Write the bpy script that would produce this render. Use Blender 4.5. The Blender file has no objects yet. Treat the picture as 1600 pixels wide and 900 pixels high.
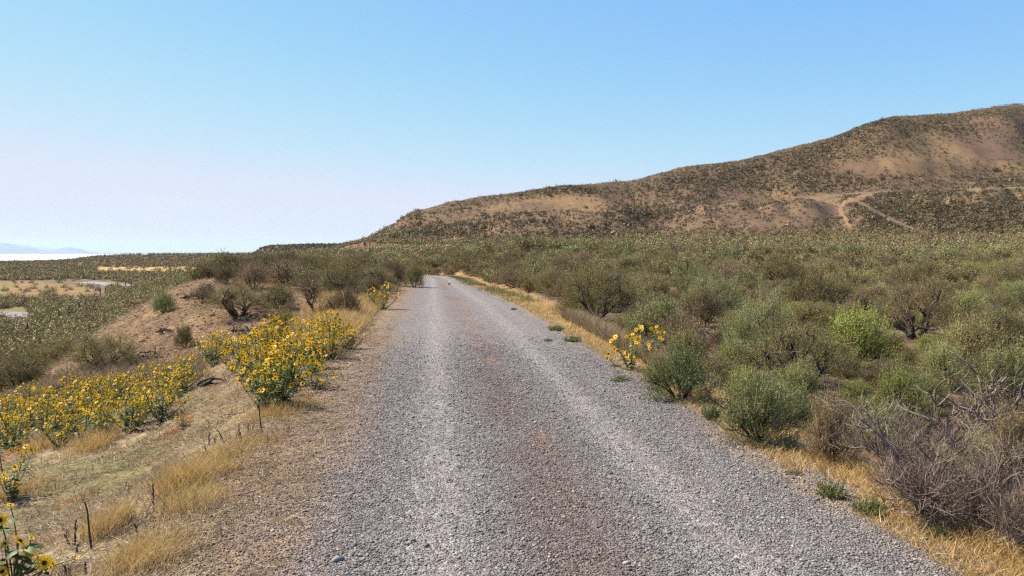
import bpy, math, random
import numpy as np
from mathutils import Vector, Euler, Quaternion
S = bpy.context.scene
COL = S.collection
R = math.radians
rng = np.random.default_rng(7)
random.seed(7)

# ------------------------------------------------------------------ camera geometry
EYE = 1.65
F = 1256.0
P = math.atan(57 / F)
cp, sp = math.cos(P), math.sin(P)

def ray(px, py):
    X = (px - 800) / F; Y = -(py - 450) / F
    return np.array([X, cp + Y * sp, -sp + Y * cp])

def project(x, y, z):
    dz = z - EYE
    zc = np.maximum(y * cp - dz * sp, 1e-3)
    yc = y * sp + dz * cp
    return 800 + F * x / zc, 450 - F * yc / zc

AL = math.atan(125 / F)
ca, sa = math.cos(AL), math.sin(AL)
def to_uv(x, y): return x * ca + y * sa, -x * sa + y * ca
def from_uv(u, v): return u * ca - v * sa, u * sa + v * ca
def road_c(v):
    w = np.maximum(v - 47, 0); return -0.014 * w * w
def narrow(u, v):
    """the gravel narrows on its right side as it nears the bend"""
    return np.where(u > 0, u * np.interp(v, [24, 34, 41, 56], [1, .80, .62, .52]), u)

# ------------------------------------------------------------------ noise
def _hash(ix, iy, s):
    h = (ix * 374761393 + iy * 668265263 + s * 982451653) & 0xFFFFFFFF
    h = ((h ^ (h >> 13)) * 1274126177) & 0xFFFFFFFF
    return ((h ^ (h >> 16)) & 0xFFFFFF) / 16777215.0
def vnoise(x, y, s=0):
    x = np.asarray(x, float); y = np.asarray(y, float)
    fx = np.floor(x); fy = np.floor(y)
    ix = fx.astype(np.int64); iy = fy.astype(np.int64)
    tx = x - fx; ty = y - fy
    tx = tx * tx * (3 - 2 * tx); ty = ty * ty * (3 - 2 * ty)
    a = _hash(ix, iy, s); b = _hash(ix + 1, iy, s); c = _hash(ix, iy + 1, s); d = _hash(ix + 1, iy + 1, s)
    return (a + (b - a) * tx) * (1 - ty) + (c + (d - c) * tx) * ty
def fbm(x, y, s=0, o=4):
    r = 0; a = 0.5; t = 0
    for k in range(o):
        r = r + a * vnoise(x * 2 ** k + 17.3 * k, y * 2 ** k - 9.1 * k, s + k); t += a; a *= 0.5
    return r / t
def ss(a, b, x):
    t = np.clip((x - a) / (b - a), 0, 1); return t * t * (3 - 2 * t)

# ------------------------------------------------------------------ terrain
CP = [  # picture column, distance, height
 (0,5,-.42),(0,8,-.75),(0,11,-1.08),(200,10,-.74),(200,7,-.55),(350,9,-.33),(350,6,-.2),(120,5,-.3),(250,5,-.15),
 (0,17,-1.6),(150,16,-1.05),(330,12.5,-.42),(420,13,-.12),(250,18,-.96),(420,18,-.2),(480,22,.0),(540,22,.2),(600,22,.1),
 (60,22,-1.75),(160,22,-.8),(350,30,.6),(280,30,.36),(220,28,-.29),(150,26,-.98),(100,24,-1.5),(320,22,-.2),
 (0,28,-3.6),(90,34,-3.8),(190,40,-3.8),(280,46,-2.9),(370,50,-1.0),(0,45,-5.4),
 (0,60,-5.9),(100,60,-5.8),(200,65,-5.2),(0,100,-6),(120,100,-6),(220,110,-5.4),(320,100,-3.5),
 (0,190,-6),(150,190,-6),(280,190,-4.8),(0,330,-6.2),(150,330,-6.2),(300,330,-4.2),
 (0,700,-7.9),(100,700,-6.9),(140,700,-3.6),(200,700,-1.9),(390,700,-.7),(0,480,-8.5),(200,480,-5.5),(380,480,-3),
 (0,1400,-30),(200,1400,-25),(400,1400,-22),(0,3000,-60),(400,3000,-60),
 (430,30,.6),(500,32,.65),(560,34,.6),(430,45,.3),(520,48,.55),(600,45,.45),(640,50,.2),
 (500,80,-.4),(400,100,-1.5),(600,90,-.5),(690,90,-.3),(690,120,.8),(600,160,.6),(500,160,0),(700,200,2.2),(600,280,2.6),(450,300,.6),(450,600,-1),
 (560,600,3),(760,80,1.2),(760,110,1.6),(850,60,.4),(820,40,.2),(850,150,1.8),(850,230,4.2),
 (1100,4.5,-.1),(1400,6.5,-.5),(1600,6,-.55),(1600,9,-.65),(1300,9,-.6),(1100,12,-.5),(1000,14,-.4),(950,22,-.2),
 (1200,16,-.55),(1500,16,-.6),(1300,25,-.4),(1600,28,-.4),(1000,40,.1),(1300,50,.2),(1600,60,.3),
 (1000,90,.9),(1300,100,1.),(1600,100,1.),(1050,150,1.9),(1350,150,1.9),(1600,160,1.9),(1100,230,4.2),(1350,230,4.2),(1600,230,4.2),
 (1000,600,5),(1600,600,5),(1000,3000,5),(1600,3000,5)]
_cx = np.array([(px - 800) / F * d for px, d, z in CP]); _cy = np.array([d for px, d, z in CP], float)
_cz = np.array([z for px, d, z in CP], float)
_w = np.exp(-np.log(np.hypot(_cx, _cy)) * 0)
def _ab(x, y):
    a = np.clip(np.arctan2(x, np.maximum(y, 1e-6)), -.8, .8) * 3.0
    a = np.where(y < 0, np.sign(x) * 2.4, a)
    b = np.clip(np.log(np.maximum(np.hypot(x, y), 1e-3)), math.log(3.5), math.log(3200))
    return a, b
def _phi(r2): return np.where(r2 > 1e-12, 0.5 * r2 * np.log(np.maximum(r2, 1e-12)), 0)
_A, _B = _ab(_cx, _cy)
_n = len(CP)
_K = _phi((_A[:, None] - _A) ** 2 + (_B[:, None] - _B) ** 2) + np.eye(_n) * 2e-3
_M = np.zeros((_n + 3, _n + 3)); _M[:_n, :_n] = _K
_M[:_n, _n] = 1; _M[:_n, _n + 1] = _A; _M[:_n, _n + 2] = _B; _M[_n:, :_n] = _M[:_n, _n:].T
# small heights matter near, large ones far: solve for height / (1 + distance/20)
_sc = 1 + np.hypot(_cx, _cy) / 25
_W = np.linalg.solve(_M, np.concatenate([_cz / _sc, [0, 0, 0]]))
def tps(x, y):
    sh = np.shape(x); x = np.ravel(x).astype(float); y = np.ravel(y).astype(float); out = np.empty(len(x))
    for i in range(0, len(x), 60000):
        X = x[i:i + 60000]; Y = y[i:i + 60000]; a, b = _ab(X, Y)
        k = _phi((a[:, None] - _A) ** 2 + (b[:, None] - _B) ** 2)
        out[i:i + 60000] = (k @ _W[:_n] + _W[_n] + a * _W[_n + 1] + b * _W[_n + 2]) * (1 + np.exp(b) / 25)
    return out.reshape(sh)

SIL = np.array([(380,460),(540,384),(565,379),(600,360),(650,330),(700,317),(760,307),(800,302),(900,289),(985,283),(1000,278),(1060,262),(1150,252),
 (1200,240),(1300,214),(1345,196),(1390,184),(1450,181),(1500,177),(1560,166),(1600,164),(1800,175),(2100,230),(2500,330)], float)
def hill_z(x, y):
    yy = np.maximum(y, 1.0); px = 800 + F * x / yy
    r = yy
    Rf = np.interp(px, [500, 700, 1000, 1600], [262, 235, 222, 225])
    Rc = np.interp(px, [500, 700, 1000, 1300, 1600, 2200], [300, 350, 390, 440, 490, 520])
    t = (r - Rf) / (Rc - Rf)
    ysil = np.interp(px, SIL[:, 0], SIL[:, 1])
    ec = (393 - ysil) / F; ef = np.minimum(14 / F, ec - .001)
    rf_ = fbm(px / 95 + t * .7, t * 1.3, 51, 3)
    rid = 1 - np.abs(2 * rf_ - 1)
    bench = .40 + .05 * (fbm(px / 300, t * 0, 5, 2) - .5)
    tb0 = .34; tb1 = .50
    pr = np.where(t < tb0, bench * ss(-.12, tb0 * 1.1, t) , np.where(t < tb1, bench * ss(-.12, tb0 * 1.1, tb0) + (bench * .02) * (t - tb0), 0))
    p0 = bench * ss(-.12, tb0 * 1.1, tb0)
    tt = np.clip((t - tb1) / (1 - tb1), 0, 1)
    pr = np.where(t >= tb1, p0 + (1 - p0) * (1 - (1 - tt) ** 1.35), pr)
    pr = np.where(t < -.12, (t + .12) * .5, pr)
    z = EYE + r * (ef + (ec - ef) * pr)
    g = (rid - .55) * 9.5 * np.clip(t * 5, 0, 1) * (1 - ss(tb0 * .75, tb0, t)) * ss(620, 720, px)
    g2 = (fbm(px / 130 + t * 1.6, t * 2, 77, 3) - .5) * 22 * ss(tb1, tb1 + .12, t) * (1 - ss(.8, 1.0, t))
    z = z + (g + g2) * np.clip((ec - ef) * 18, 0, 1)
    z = z + (fbm(x / 9, y / 9, 91, 3) - .5) * 1.2 * np.clip((ec-ef) * 30, 0, 1)
    zc = EYE + Rc * ec
    z = np.where(t > 1, zc - (r - Rc) * .12 - .0008*(r-Rc)**2, z)
    return np.where((y > 150) & (t > -.3) & (px > 530), z, -1e4), t, px

def mesa_z(x, y):
    yy = np.maximum(y, 1.0); px = 800 + F * x / yy
    ys = np.interp(px, [330, 385, 396, 410, 425, 470, 560, 700], [520, 405, 396.5, 388, 384.5, 383.5, 381.5, 380])
    z = EYE + 600 * (393 - ys) / F
    z = z + (y - 600) * np.where(y < 600, .22, -.02)
    return np.where((px < 700) & (px > 340) & (y > 450) & (y < 2500), z, -1e4)

def ground_z(x, y, fine=True):
    x = np.asarray(x, float); y = np.asarray(y, float)
    z = tps(x, y)
    r = np.hypot(x, y)
    hz, _, _ = hill_z(x, y)
    z = np.maximum(z, hz)
    z = np.maximum(z, mesa_z(x, y))
    z = np.where(r > 3000, -60 - 3 * ss(5800, 6400, r), z)
    if fine:
        z = z + (fbm(x / 2.3, y / 2.3, 3, 4) - .5) * .22 * ss(2, 14, r) + (fbm(x / .45, y / .45, 13, 4) - .5) * .12 * ss(1, 6, r) * (1 - ss(40, 80, r))
        z = z + (fbm(x / 22, y / 22, 23, 3) - .5) * 1.0 * ss(70, 200, r) * (1 - ss(230, 3000, r) * .5)
    u, v = to_uv(x, y)
    uc = u - road_c(v)
    m = (1 - ss(1.25, 2.9, -uc - .25)) * (1 - ss(3.0, 4.6, uc))
    m = m * (1 - ss(75, 110, v)) 
    zr = -np.where(v > 53, .0022 * (v - 53) ** 2, 0) - .02
    return z * (1 - m) + zr * m

def hit(px, py):
    d = ray(px, py)
    ts = np.exp(np.linspace(math.log(2.2), math.log(900), 900))
    x = d[0] * ts; y = d[1] * ts; z = EYE + d[2] * ts
    g = ground_z(x, y)
    w = np.nonzero(z < g)[0]
    k = w[0] if len(w) else int(np.argmin(z - g))
    return float(x[k]), float(y[k]), float(g[k])

# ------------------------------------------------------------------ mesh helpers
def mk(name, V, T, mats, mi=None, attrs=None, parent=None, smooth=False, loc=None):
    V = np.ascontiguousarray(V, np.float32); T = np.ascontiguousarray(T, np.int32)
    me = bpy.data.meshes.new(name)
    me.vertices.add(len(V)); me.vertices.foreach_set('co', V.ravel())
    me.loops.add(T.size); me.loops.foreach_set('vertex_index', T.ravel())
    me.polygons.add(len(T))
    k = T.shape[1]
    me.polygons.foreach_set('loop_start', np.arange(0, T.size, k, dtype=np.int32))
    for m in mats: me.materials.append(m)
    if mi is not None: me.polygons.foreach_set('material_index', np.ascontiguousarray(mi, np.int32))
    if smooth: me.polygons.foreach_set('use_smooth', np.ones(len(T), bool))
    for an, av in (attrs or {}).items():
        av = np.asarray(av, np.float32)
        if av.ndim == 1:
            a = me.attributes.new(an, 'FLOAT', 'POINT'); a.data.foreach_set('value', av)
        else:
            a = me.attributes.new(an, 'FLOAT_VECTOR', 'POINT'); a.data.foreach_set('vector', np.ascontiguousarray(av).ravel())
    me.update(calc_edges=True)
    o = bpy.data.objects.new(name, me); COL.objects.link(o)
    if parent: o.parent = parent
    if loc is not None: o.location = loc
    return o

def tag(o, label=None, cat=None, group=None, kind=None):
    if label: o['label'] = label
    if cat: o['category'] = cat
    if group: o['group'] = group
    if kind: o['kind'] = kind
    return o
def empty(name, loc=(0, 0, 0), rz=0):
    o = bpy.data.objects.new(name, None); COL.objects.link(o); o.location = loc; o.rotation_euler = (0, 0, rz)
    o.empty_display_size = .1
    return o
def copy_tree(o, parent=None, ch=None):
    c = o.copy(); COL.objects.link(c); c.parent = parent
    for k in list(KIDS.get(o.name, [])):
        copy_tree(k, c)
    return c
KIDS = {}
def kid(parent, child): KIDS.setdefault(parent.name, []).append(child)

def norm(v): return v / np.maximum(np.linalg.norm(v, axis=-1, keepdims=True), 1e-9)

class Buf:
    def __init__(s): s.V = []; s.T = []; s.M = []; s.A = []; s.n = 0
    def add(s, V, T, m=0, a=None):
        V = np.asarray(V, float); T = np.asarray(T, int)
        s.V.append(V); s.T.append(T + s.n); s.n += len(V)
        s.M.append(np.full(len(T), m)); s.A.append(np.full(len(V), .5) if a is None else np.broadcast_to(a, (len(V),)))
    def get(s):
        return np.concatenate(s.V), np.concatenate(s.T), np.concatenate(s.M), np.concatenate(s.A)

def tube(buf, pts, rad, sides=4, m=0, a=.5):
    pts = np.asarray(pts, float); n = len(pts)
    d = norm(np.gradient(pts, axis=0))
    ref = np.where(np.abs(d[:, 2:3]) > .9, [[1., 0, 0]], [[0, 0, 1.]])
    s1 = norm(np.cross(d, ref)); s2 = np.cross(d, s1)
    ang = np.arange(sides) / sides * 2 * math.pi
    rad = np.asarray(rad, float)[:, None, None]
    V = pts[:, None] + rad * (np.cos(ang)[None, :, None] * s1[:, None] + np.sin(ang)[None, :, None] * s2[:, None])
    V = V.reshape(-1, 3)
    i = np.arange(n - 1)[:, None] * sides; j = np.arange(sides)[None]; j2 = (j + 1) % sides
    A = (i + j).ravel(); B = (i + j2).ravel(); C = (i + sides + j2).ravel(); D = (i + sides + j).ravel()
    T = np.concatenate([np.stack([A, B, C], 1), np.stack([A, C, D], 1)])
    buf.add(V, T, m, a)

def branch_tree(buf, rs, start, d, length, rad, level, spec, tips, m=0):
    """gnarled recursive branching; spec[level] = (children, length ratio, spread)"""
    n = 5
    pts = [np.array(start, float)]; dd = np.array(d, float); dd /= np.linalg.norm(dd)
    gn = spec['gnarl']
    for k in range(n):
        dd = dd + rs.normal(0, gn, 3) + np.array([0, 0, spec['up'] * (.4 + k / n)])
        dd /= np.linalg.norm(dd)
        q = pts[-1] + dd * length / n
        if q[2] < .02: q[2] = .02 + rs.random() * .02
        pts.append(q)
    r = np.linspace(rad, rad * spec['taper'], n + 1)
    if rad > spec['minr']:
        tube(buf, pts, r, spec['sides'][min(level, len(spec['sides']) - 1)], m, rs.random())
    L = spec['levels']
    if level >= len(L):
        tips.append((pts[-1], dd.copy())); return
    c, lr, spr = L[level]
    for q in range(c):
        f = (q + 1) / c; f = .35 + .65 * f
        k = min(int(f * n), n); base = pts[k]
        nd = dd * .8 + rs.normal(0, spr, 3)
        nd[2] = nd[2] if nd[2] > -.3 else -.3
        branch_tree(buf, rs, base, nd, length * lr * rs.uniform(.7, 1.2), rad * spec['taper'] * rs.uniform(.6, .95), level + 1, spec, tips, m)

def leaves(rs, tips, tdir, nsh, shl, nleaf, ll, lw, up=.6, spread=.45, nn=.42):
    """brushy leaf tufts: nsh shoots per tip, nleaf narrow leaves per shoot"""
    n = len(tips)
    P0 = np.repeat(tips, nsh, 0); D0 = np.repeat(tdir, nsh, 0)
    k = len(P0)
    D = norm(D0 + rs.normal(0, spread, (k, 3)) + [0, 0, up])
    P0 = P0 + rs.normal(0, shl * .28, (k, 3)) - D * shl * .3
    Ls = shl * rs.uniform(.6, 1.25, k)
    sh_t = np.clip(np.repeat(rs.random(n), nsh) * .5 + rs.random(k) * .3 + .1, 0, 1)
    t = np.tile(np.linspace(.08, 1, nleaf), k) + rs.normal(0, .05, k * nleaf)
    PP = np.repeat(P0, nleaf, 0) + np.repeat(D, nleaf, 0) * (np.repeat(Ls, nleaf) * t)[:, None]
    q = len(PP)
    A = norm(np.repeat(D, nleaf, 0) * 1.0 + rs.normal(0, .5, (q, 3)))
    side = norm(np.cross(A, np.repeat(D0, nleaf, 0) * 1.0 + rs.normal(0, nn, (q, 3))))
    l = ll * rs.uniform(.6, 1.3, q)[:, None]; w = lw * rs.uniform(.7, 1.3, q)[:, None]
    V = np.stack([PP - side * w * .5, PP + side * w * .5, PP + A * l], 1).reshape(-1, 3)
    T = np.arange(q * 3).reshape(-1, 3)
    a = np.repeat(np.repeat(sh_t, nleaf), 3)
    return V, T, a

# ------------------------------------------------------------------ materials
def newmat(name):
    m = bpy.data.materials.new(name); m.use_nodes = True
    nt = m.node_tree; nt.nodes.clear()
    out = nt.nodes.new('ShaderNodeOutputMaterial')
    return m, nt, out
def N(nt, t, **k):
    n = nt.nodes.new(t)
    for a, b in k.items(): setattr(n, a, b)
    return n
ALB = .56
def dim(stops, k): return [(p, tuple(min(x * k, .95) for x in c)) for p, c in stops]
def ramp(nt, src, stops, interp='LINEAR'):
    r = N(nt, 'ShaderNodeValToRGB'); e = r.color_ramp.elements; r.color_ramp.interpolation = interp
    while len(e) > 1: e.remove(e[-1])
    e[0].position = stops[0][0]; e[0].color = (*stops[0][1], 1)
    for p, c in stops[1:]:
        x = e.new(p); x.color = (*c, 1)
    nt.links.new(src, r.inputs[0]); return r.outputs[0]
def mixc(nt, fac, a, b, mode='MIX'):
    n = N(nt, 'ShaderNodeMix', data_type='RGBA', blend_type=mode)
    for i, v in ((0, fac), (6, a), (7, b)):
        if hasattr(v, 'links') or hasattr(v, 'is_linked'): nt.links.new(v, n.inputs[i])
        elif isinstance(v, tuple): n.inputs[i].default_value = (*v, 1)
        else: n.inputs[i].default_value = v
    return n.outputs[2]
def math_(nt, op, a, b=0.0):
    n = N(nt, 'ShaderNodeMath', operation=op)
    for i, v in ((0, a), (1, b)):
        if hasattr(v, 'is_linked'): nt.links.new(v, n.inputs[i])
        else: n.inputs[i].default_value = v
    return n.outputs[0]
def attr(nt, name, f=True):
    a = N(nt, 'ShaderNodeAttribute', attribute_name=name); return a.outputs['Fac'] if f else a.outputs['Vector']

def leaf_mat(name, stops_lo, stops_hi, trans=.3, vary=0):
    """tint = per shoot; random = per plant"""
    m, nt, out = newmat(name)
    t = attr(nt, 'tint')
    oi = N(nt, 'ShaderNodeObjectInfo')
    rnd = math_(nt, 'FRACT', math_(nt, 'ADD', oi.outputs['Random'], attr(nt, 'plant')))
    kk = ALB * (1.3 if vary else 1)
    if vary: stops_lo, stops_hi = [[(p, (c[0] * .97, c[1] * 1.0, c[2] * .86)) for p, c in st_] for st_ in (stops_lo, stops_hi)]
    c = mixc(nt, rnd, ramp(nt, t, dim(stops_lo, kk)), ramp(nt, t, dim(stops_hi, kk)))
    if vary:
        br = math_(nt, 'ADD', math_(nt, 'MULTIPLY', math_(nt, 'FRACT', math_(nt, 'MULTIPLY', rnd, 7.31)), vary), 1 - vary * .45)
        vs_ = N(nt, 'ShaderNodeVectorMath', operation='SCALE'); nt.links.new(c, vs_.inputs[0]); nt.links.new(br, vs_.inputs['Scale']); c = vs_.outputs[0]
    d = N(nt, 'ShaderNodeBsdfDiffuse'); tr = N(nt, 'ShaderNodeBsdfTranslucent')
    nt.links.new(c, d.inputs[0]); nt.links.new(c, tr.inputs[0])
    g = N(nt, 'ShaderNodeBsdfGlossy'); g.inputs['Roughness'].default_value = .45; g.inputs[0].default_value = (1, 1, 1, 1)
    mx = N(nt, 'ShaderNodeMixShader'); mx.inputs[0].default_value = trans
    nt.links.new(d.outputs[0], mx.inputs[1]); nt.links.new(tr.outputs[0], mx.inputs[2])
    mx2 = N(nt, 'ShaderNodeMixShader'); mx2.inputs[0].default_value = .015
    nt.links.new(mx.outputs[0], mx2.inputs[1]); nt.links.new(g.outputs[0], mx2.inputs[2])
    nt.links.new(mx2.outputs[0], out.inputs[0])
    return m
def diff_mat(name, stops, noise=0, nscale=30):
    m, nt, out = newmat(name)
    src = attr(nt, 'tint')
    if noise:
        g = N(nt, 'ShaderNodeTexCoord'); n = N(nt, 'ShaderNodeTexNoise'); n.inputs['Scale'].default_value = nscale; n.inputs['Detail'].default_value = 4
        nt.links.new(g.outputs['Object'], n.inputs[0])
        src = math_(nt, 'ADD', math_(nt, 'MULTIPLY', src, 1 - noise), math_(nt, 'MULTIPLY', n.outputs[0], noise))
    c = ramp(nt, src, dim(stops, ALB))
    b = N(nt, 'ShaderNodeBsdfPrincipled'); b.inputs['Roughness'].default_value = .85; b.inputs['Specular IOR Level'].default_value = .2
    nt.links.new(c, b.inputs[0]); nt.links.new(b.outputs[0], out.inputs[0])
    return m

M = {}
SG = lambda k: [(p, tuple(x * k for x in c)) for p, c in [(0, (.22, .125, .075)), (.35, (.27, .195, .10)), (.65, (.33, .29, .125)), (1, (.45, .41, .21))]]
M['sage'] = leaf_mat('sage_leaf', SG(.95), [(0, (.24, .13, .075)), (.35, (.27, .19, .09)), (.7, (.33, .28, .125)), (1, (.42, .39, .18))], .12, .6)
M['sagegreen'] = leaf_mat('silver_green_leaf', [(0, (.24, .15, .08)), (.35, (.28, .27, .13)), (1, (.46, .47, .26))], [(0, (.26, .15, .07)), (.35, (.29, .26, .10)), (1, (.42, .42, .18))], .12, .6)
M['sagedark'] = leaf_mat('dark_green_leaf', [(0, (.2, .13, .06)), (.3, (.20, .21, .08)), (1, (.33, .38, .15))], [(0, (.2, .13, .06)), (.4, (.20, .21, .08)), (1, (.33, .36, .14))], .12, .6)
M['yellowgreen'] = leaf_mat('yellow_green_leaf', [(0, (.19, .15, .05)), (.4, (.29, .29, .08)), (1, (.43, .45, .13))], [(0, (.22, .15, .06)), (.4, (.28, .27, .08)), (1, (.40, .41, .14))], .12, .6)
M['brush'] = leaf_mat('grey_brown_leaf', [(0, (.21, .12, .085)), (.5, (.29, .19, .125)), (1, (.38, .30, .17))], [(0, (.2, .115, .075)), (.5, (.27, .19, .11)), (1, (.38, .32, .16))], .12, .6)
M['hillshrub'] = leaf_mat('hill_shrub_leaf', dim([(0, (.20, .125, .085)), (.5, (.26, .18, .115)), (1, (.33, .26, .15))], .56), dim([(0, (.22, .15, .085)), (.5, (.28, .21, .11)), (1, (.37, .31, .16))], .56), .12, .5)
M['farsage'] = leaf_mat('far_olive_leaf', [(0, (.24, .17, .085)), (.5, (.28, .215, .105)), (1, (.32, .26, .13))], [(0, (.21, .15, .08)), (.5, (.265, .22, .10)), (1, (.31, .275, .12))], .12, .5)
M['farbrown'] = leaf_mat('far_brown_leaf', [(0, (.20, .125, .085)), (.5, (.24, .165, .105)), (1, (.28, .20, .12))], [(0, (.19, .12, .08)), (.5, (.24, .17, .10)), (1, (.28, .21, .115))], .12, .4)
M['faryellow'] = leaf_mat('far_yellow_green_leaf', [(0, (.28, .22, .08)), (1, (.38, .33, .11))], [(0, (.26, .23, .08)), (1, (.36, .33, .11))], .12, .4)
M['bark'] = diff_mat('sage_bark', [(0, (.07, .05, .04)), (.5, (.12, .088, .07)), (1, (.2, .155, .125))], .5, 60)
M['deadwood'] = diff_mat('grey_dead_wood', [(0, (.13, .088, .065)), (.5, (.27, .20, .155)), (1, (.52, .43, .35))], .45, 25)
M['deadtwig'] = diff_mat('grey_dead_twig', [(0, (.15, .095, .065)), (.5, (.30, .21, .155)), (1, (.55, .44, .35))], .3, 25)
M['darkwood'] = diff_mat('dark_dead_wood', [(0, (.045, .03, .022)), (.5, (.09, .065, .05)), (1, (.17, .13, .10))], .5, 25)
M['bleached'] = diff_mat('bleached_wood', [(0, (.25, .2, .17)), (.5, (.45, .40, .36)), (1, (.66, .62, .57))], .5, 25)
M['stem'] = leaf_mat('green_stem', [(0, (.14, .15, .05)), (1, (.24, .27, .10))], [(0, (.16, .14, .06)), (1, (.26, .28, .12))], .2)
M['sfleaf'] = leaf_mat('sunflower_leaf', [(0, (.07, .11, .03)), (.5, (.14, .21, .055)), (1, (.25, .31, .11))], [(0, (.11, .12, .04)), (.5, (.17, .22, .08)), (1, (.30, .33, .17))], .35)
M['petal'] = leaf_mat('sunflower_petal', [(0, (1.3, .66, .018)), (1, (1.4, .92, .022))], [(0, (1.3, .75, .018)), (1, (1.4, 1.0, .025))], .42)
M['disc'] = diff_mat('sunflower_disc', [(0, (.03, .012, .008)), (.5, (.05, .02, .01)), (1, (.16, .06, .012))], .3, 300)
M['straw'] = leaf_mat('dry_straw', [(0, (.14, .085, .05)), (.25, (.36, .225, .11)), (.7, (.56, .40, .21)), (1, (.74, .60, .40))], [(0, (.14, .085, .05)), (.4, (.46, .31, .15)), (1, (.72, .58, .38))], .3)
M['gold'] = leaf_mat('golden_grass', [(0, (.56, .31, .08)), (.5, (.82, .54, .19)), (1, (1.0, .76, .37))], [(0, (.56, .31, .08)), (.5, (.80, .53, .20)), (1, (.98, .74, .38))], .35)
M['weed'] = leaf_mat('weed_leaf', [(0, (.19, .18, .06)), (.5, (.25, .27, .09)), (1, (.36, .38, .16))], [(0, (.2, .19, .06)), (.5, (.24, .30, .10)), (1, (.34, .40, .17))], .35)
M['post'] = diff_mat('weathered_post', [(0, (.05, .04, .035)), (.5, (.10, .085, .07)), (1, (.17, .145, .125))], .5, 8)

# ------------------------------------------------------------------ plant meshes
def sage_variant(seed, W, H, style='round', lod=0):
    rs = np.random.default_rng(seed)
    wood = Buf(); tips = []
    spec = dict(gnarl=.20, up=.10, taper=.62, minr=0, sides=[6, 4, 3, 3], levels=[(4, .62, .55), (4, .62, .6)] if lod < 2 else [(3, .6, .55), (3, .6, .6)])
    if lod < 1: spec['levels'] = [(4, .65, .5), (3, .6, .6), (2, .5, .55)]
    nst = {'round': 7, 'tree': 5, 'upright': 9}[style]
    rise = {'round': .55, 'tree': .6, 'upright': 1.1}[style]
    for k in range(nst):
        a = k / nst * 2 * math.pi + rs.normal(0, .25)
        s = rs.uniform(.25, 1.0)
        d = np.array([math.cos(a) * s, math.sin(a) * s, rise * rs.uniform(.6, 1.4)])
        branch_tree(wood, rs, (math.cos(a) * .02, math.sin(a) * .02, 0), d, .42 * rs.uniform(.8, 1.15), .030 if style == 'tree' else .019, 0, spec, tips)
    tp = np.array([t[0] for t in tips]); td = np.array([t[1] for t in tips])
    # fit to the wanted size
    ex = np.percentile(np.hypot(tp[:, 0], tp[:, 1]), 92); ez = np.percentile(tp[:, 2], 96)
    shl = .17 if lod < 2 else .2
    sx = (W / 2 - shl * .8) / ex; sz = (H - shl * .8) / ez
    SC = np.array([sx, sx, sz])
    SC = SC * .9
    tp = tp * SC
    Vw, Tw, _, Aw = wood.get(); Vw = Vw * SC
    rr = np.hypot(tp[:, 0], tp[:, 1]) / (W / 2)
    nd = int({0: 210, 1: 120, 2: 46}[lod] * (W / 1.3) ** 2.1)
    dd = norm(rs.normal(0, 1, (nd, 3))); dd[:, 2] = np.abs(dd[:, 2]) * .95 + .02; dd = norm(dd)
    az = np.arctan2(dd[:, 1], dd[:, 0]); ph_ = rs.uniform(0, 6.28, 4)
    lump = 1 + .16 * np.sin(3 * az + ph_[0]) * (1 - dd[:, 2]) + .13 * np.sin(5 * az + ph_[1] + 3 * dd[:, 2]) + .08 * np.sin(9 * dd[:, 2] + ph_[2] + 2 * az)
    wv = {'round': (.80, .90), 'tree': (.82, .92), 'upright': (.72, .93)}[style]
    dp = dd * (lump * rs.uniform(.78, .98, nd))[:, None] * [W / 2 * wv[0], W / 2 * wv[0], H * wv[1] * .92]
    tp = np.vstack([tp, dp]); td = np.vstack([td, dd]); rr = np.hypot(tp[:, 0], tp[:, 1]) / (W / 2)
    keep = (tp[:, 2] / H > .40 - .22 * rr + rs.normal(0, .05, len(tp)) + {'round': -.16, 'tree': .0, 'upright': -.30}[style])
    tp = tp[keep]; td = td[keep]
    out = norm(tp * [1 / (W / 2), 1 / (W / 2), 1 / H] - [0, 0, .15])
    td = norm(td * .4 + out)
    if lod == 0: args = (7, .17, 12, .028, .0085, .7, .28, .3)
    elif lod == 1: args = (7, .20, 9, .038, .014, .65, .3, .25)
    else: args = (5, .22, 5, .075, .032, .6, .3, .2)
    V, T, a = leaves(rs, tp, td, *args)
    V[:, 2] = np.maximum(V[:, 2], .01)
    return dict(L=(V, T, a), Wd=(Vw, Tw, Aw), W=W, H=H)

print('variants')
VAR = {}
def get_var(key):
    """key = (seed, style, aspect, lod)"""
    if key not in VAR:
        seed, style, asp, lod = key[:4]; w0 = key[4] if len(key) > 4 else 1.3
        VAR[key] = sage_variant(seed, w0, w0 * asp, style, lod)
    return VAR[key]
PROTO = {}
def sage_proto(key, matkey):
    k = (key, matkey)
    if k not in PROTO:
        v = get_var(key)
        root = empty('sagebrush')
        V, T, a = v['L']; f = mk('foliage', V, T, [M[matkey]], attrs={'tint': a, 'plant': np.zeros(len(a))}, parent=root)
        V, T, a = v['Wd']; t = mk('trunk', V, T, [M['bark']], attrs={'tint': a}, parent=root)
        kid(root, f); kid(root, t)
        PROTO[k] = [root, v, False]
    return PROTO[k]
def put_sage(key, matkey, loc, w, h, rz, name='sagebrush'):
    p = sage_proto(key, matkey)
    o = p[0] if not p[2] else copy_tree(p[0])
    p[2] = True
    o.location = loc; o.rotation_euler = (0, 0, rz)
    o.scale = (w / p[1]['W'], w / p[1]['W'], h / p[1]['H'])
    if name != 'sagebrush': o.name = name
    return o

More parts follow.
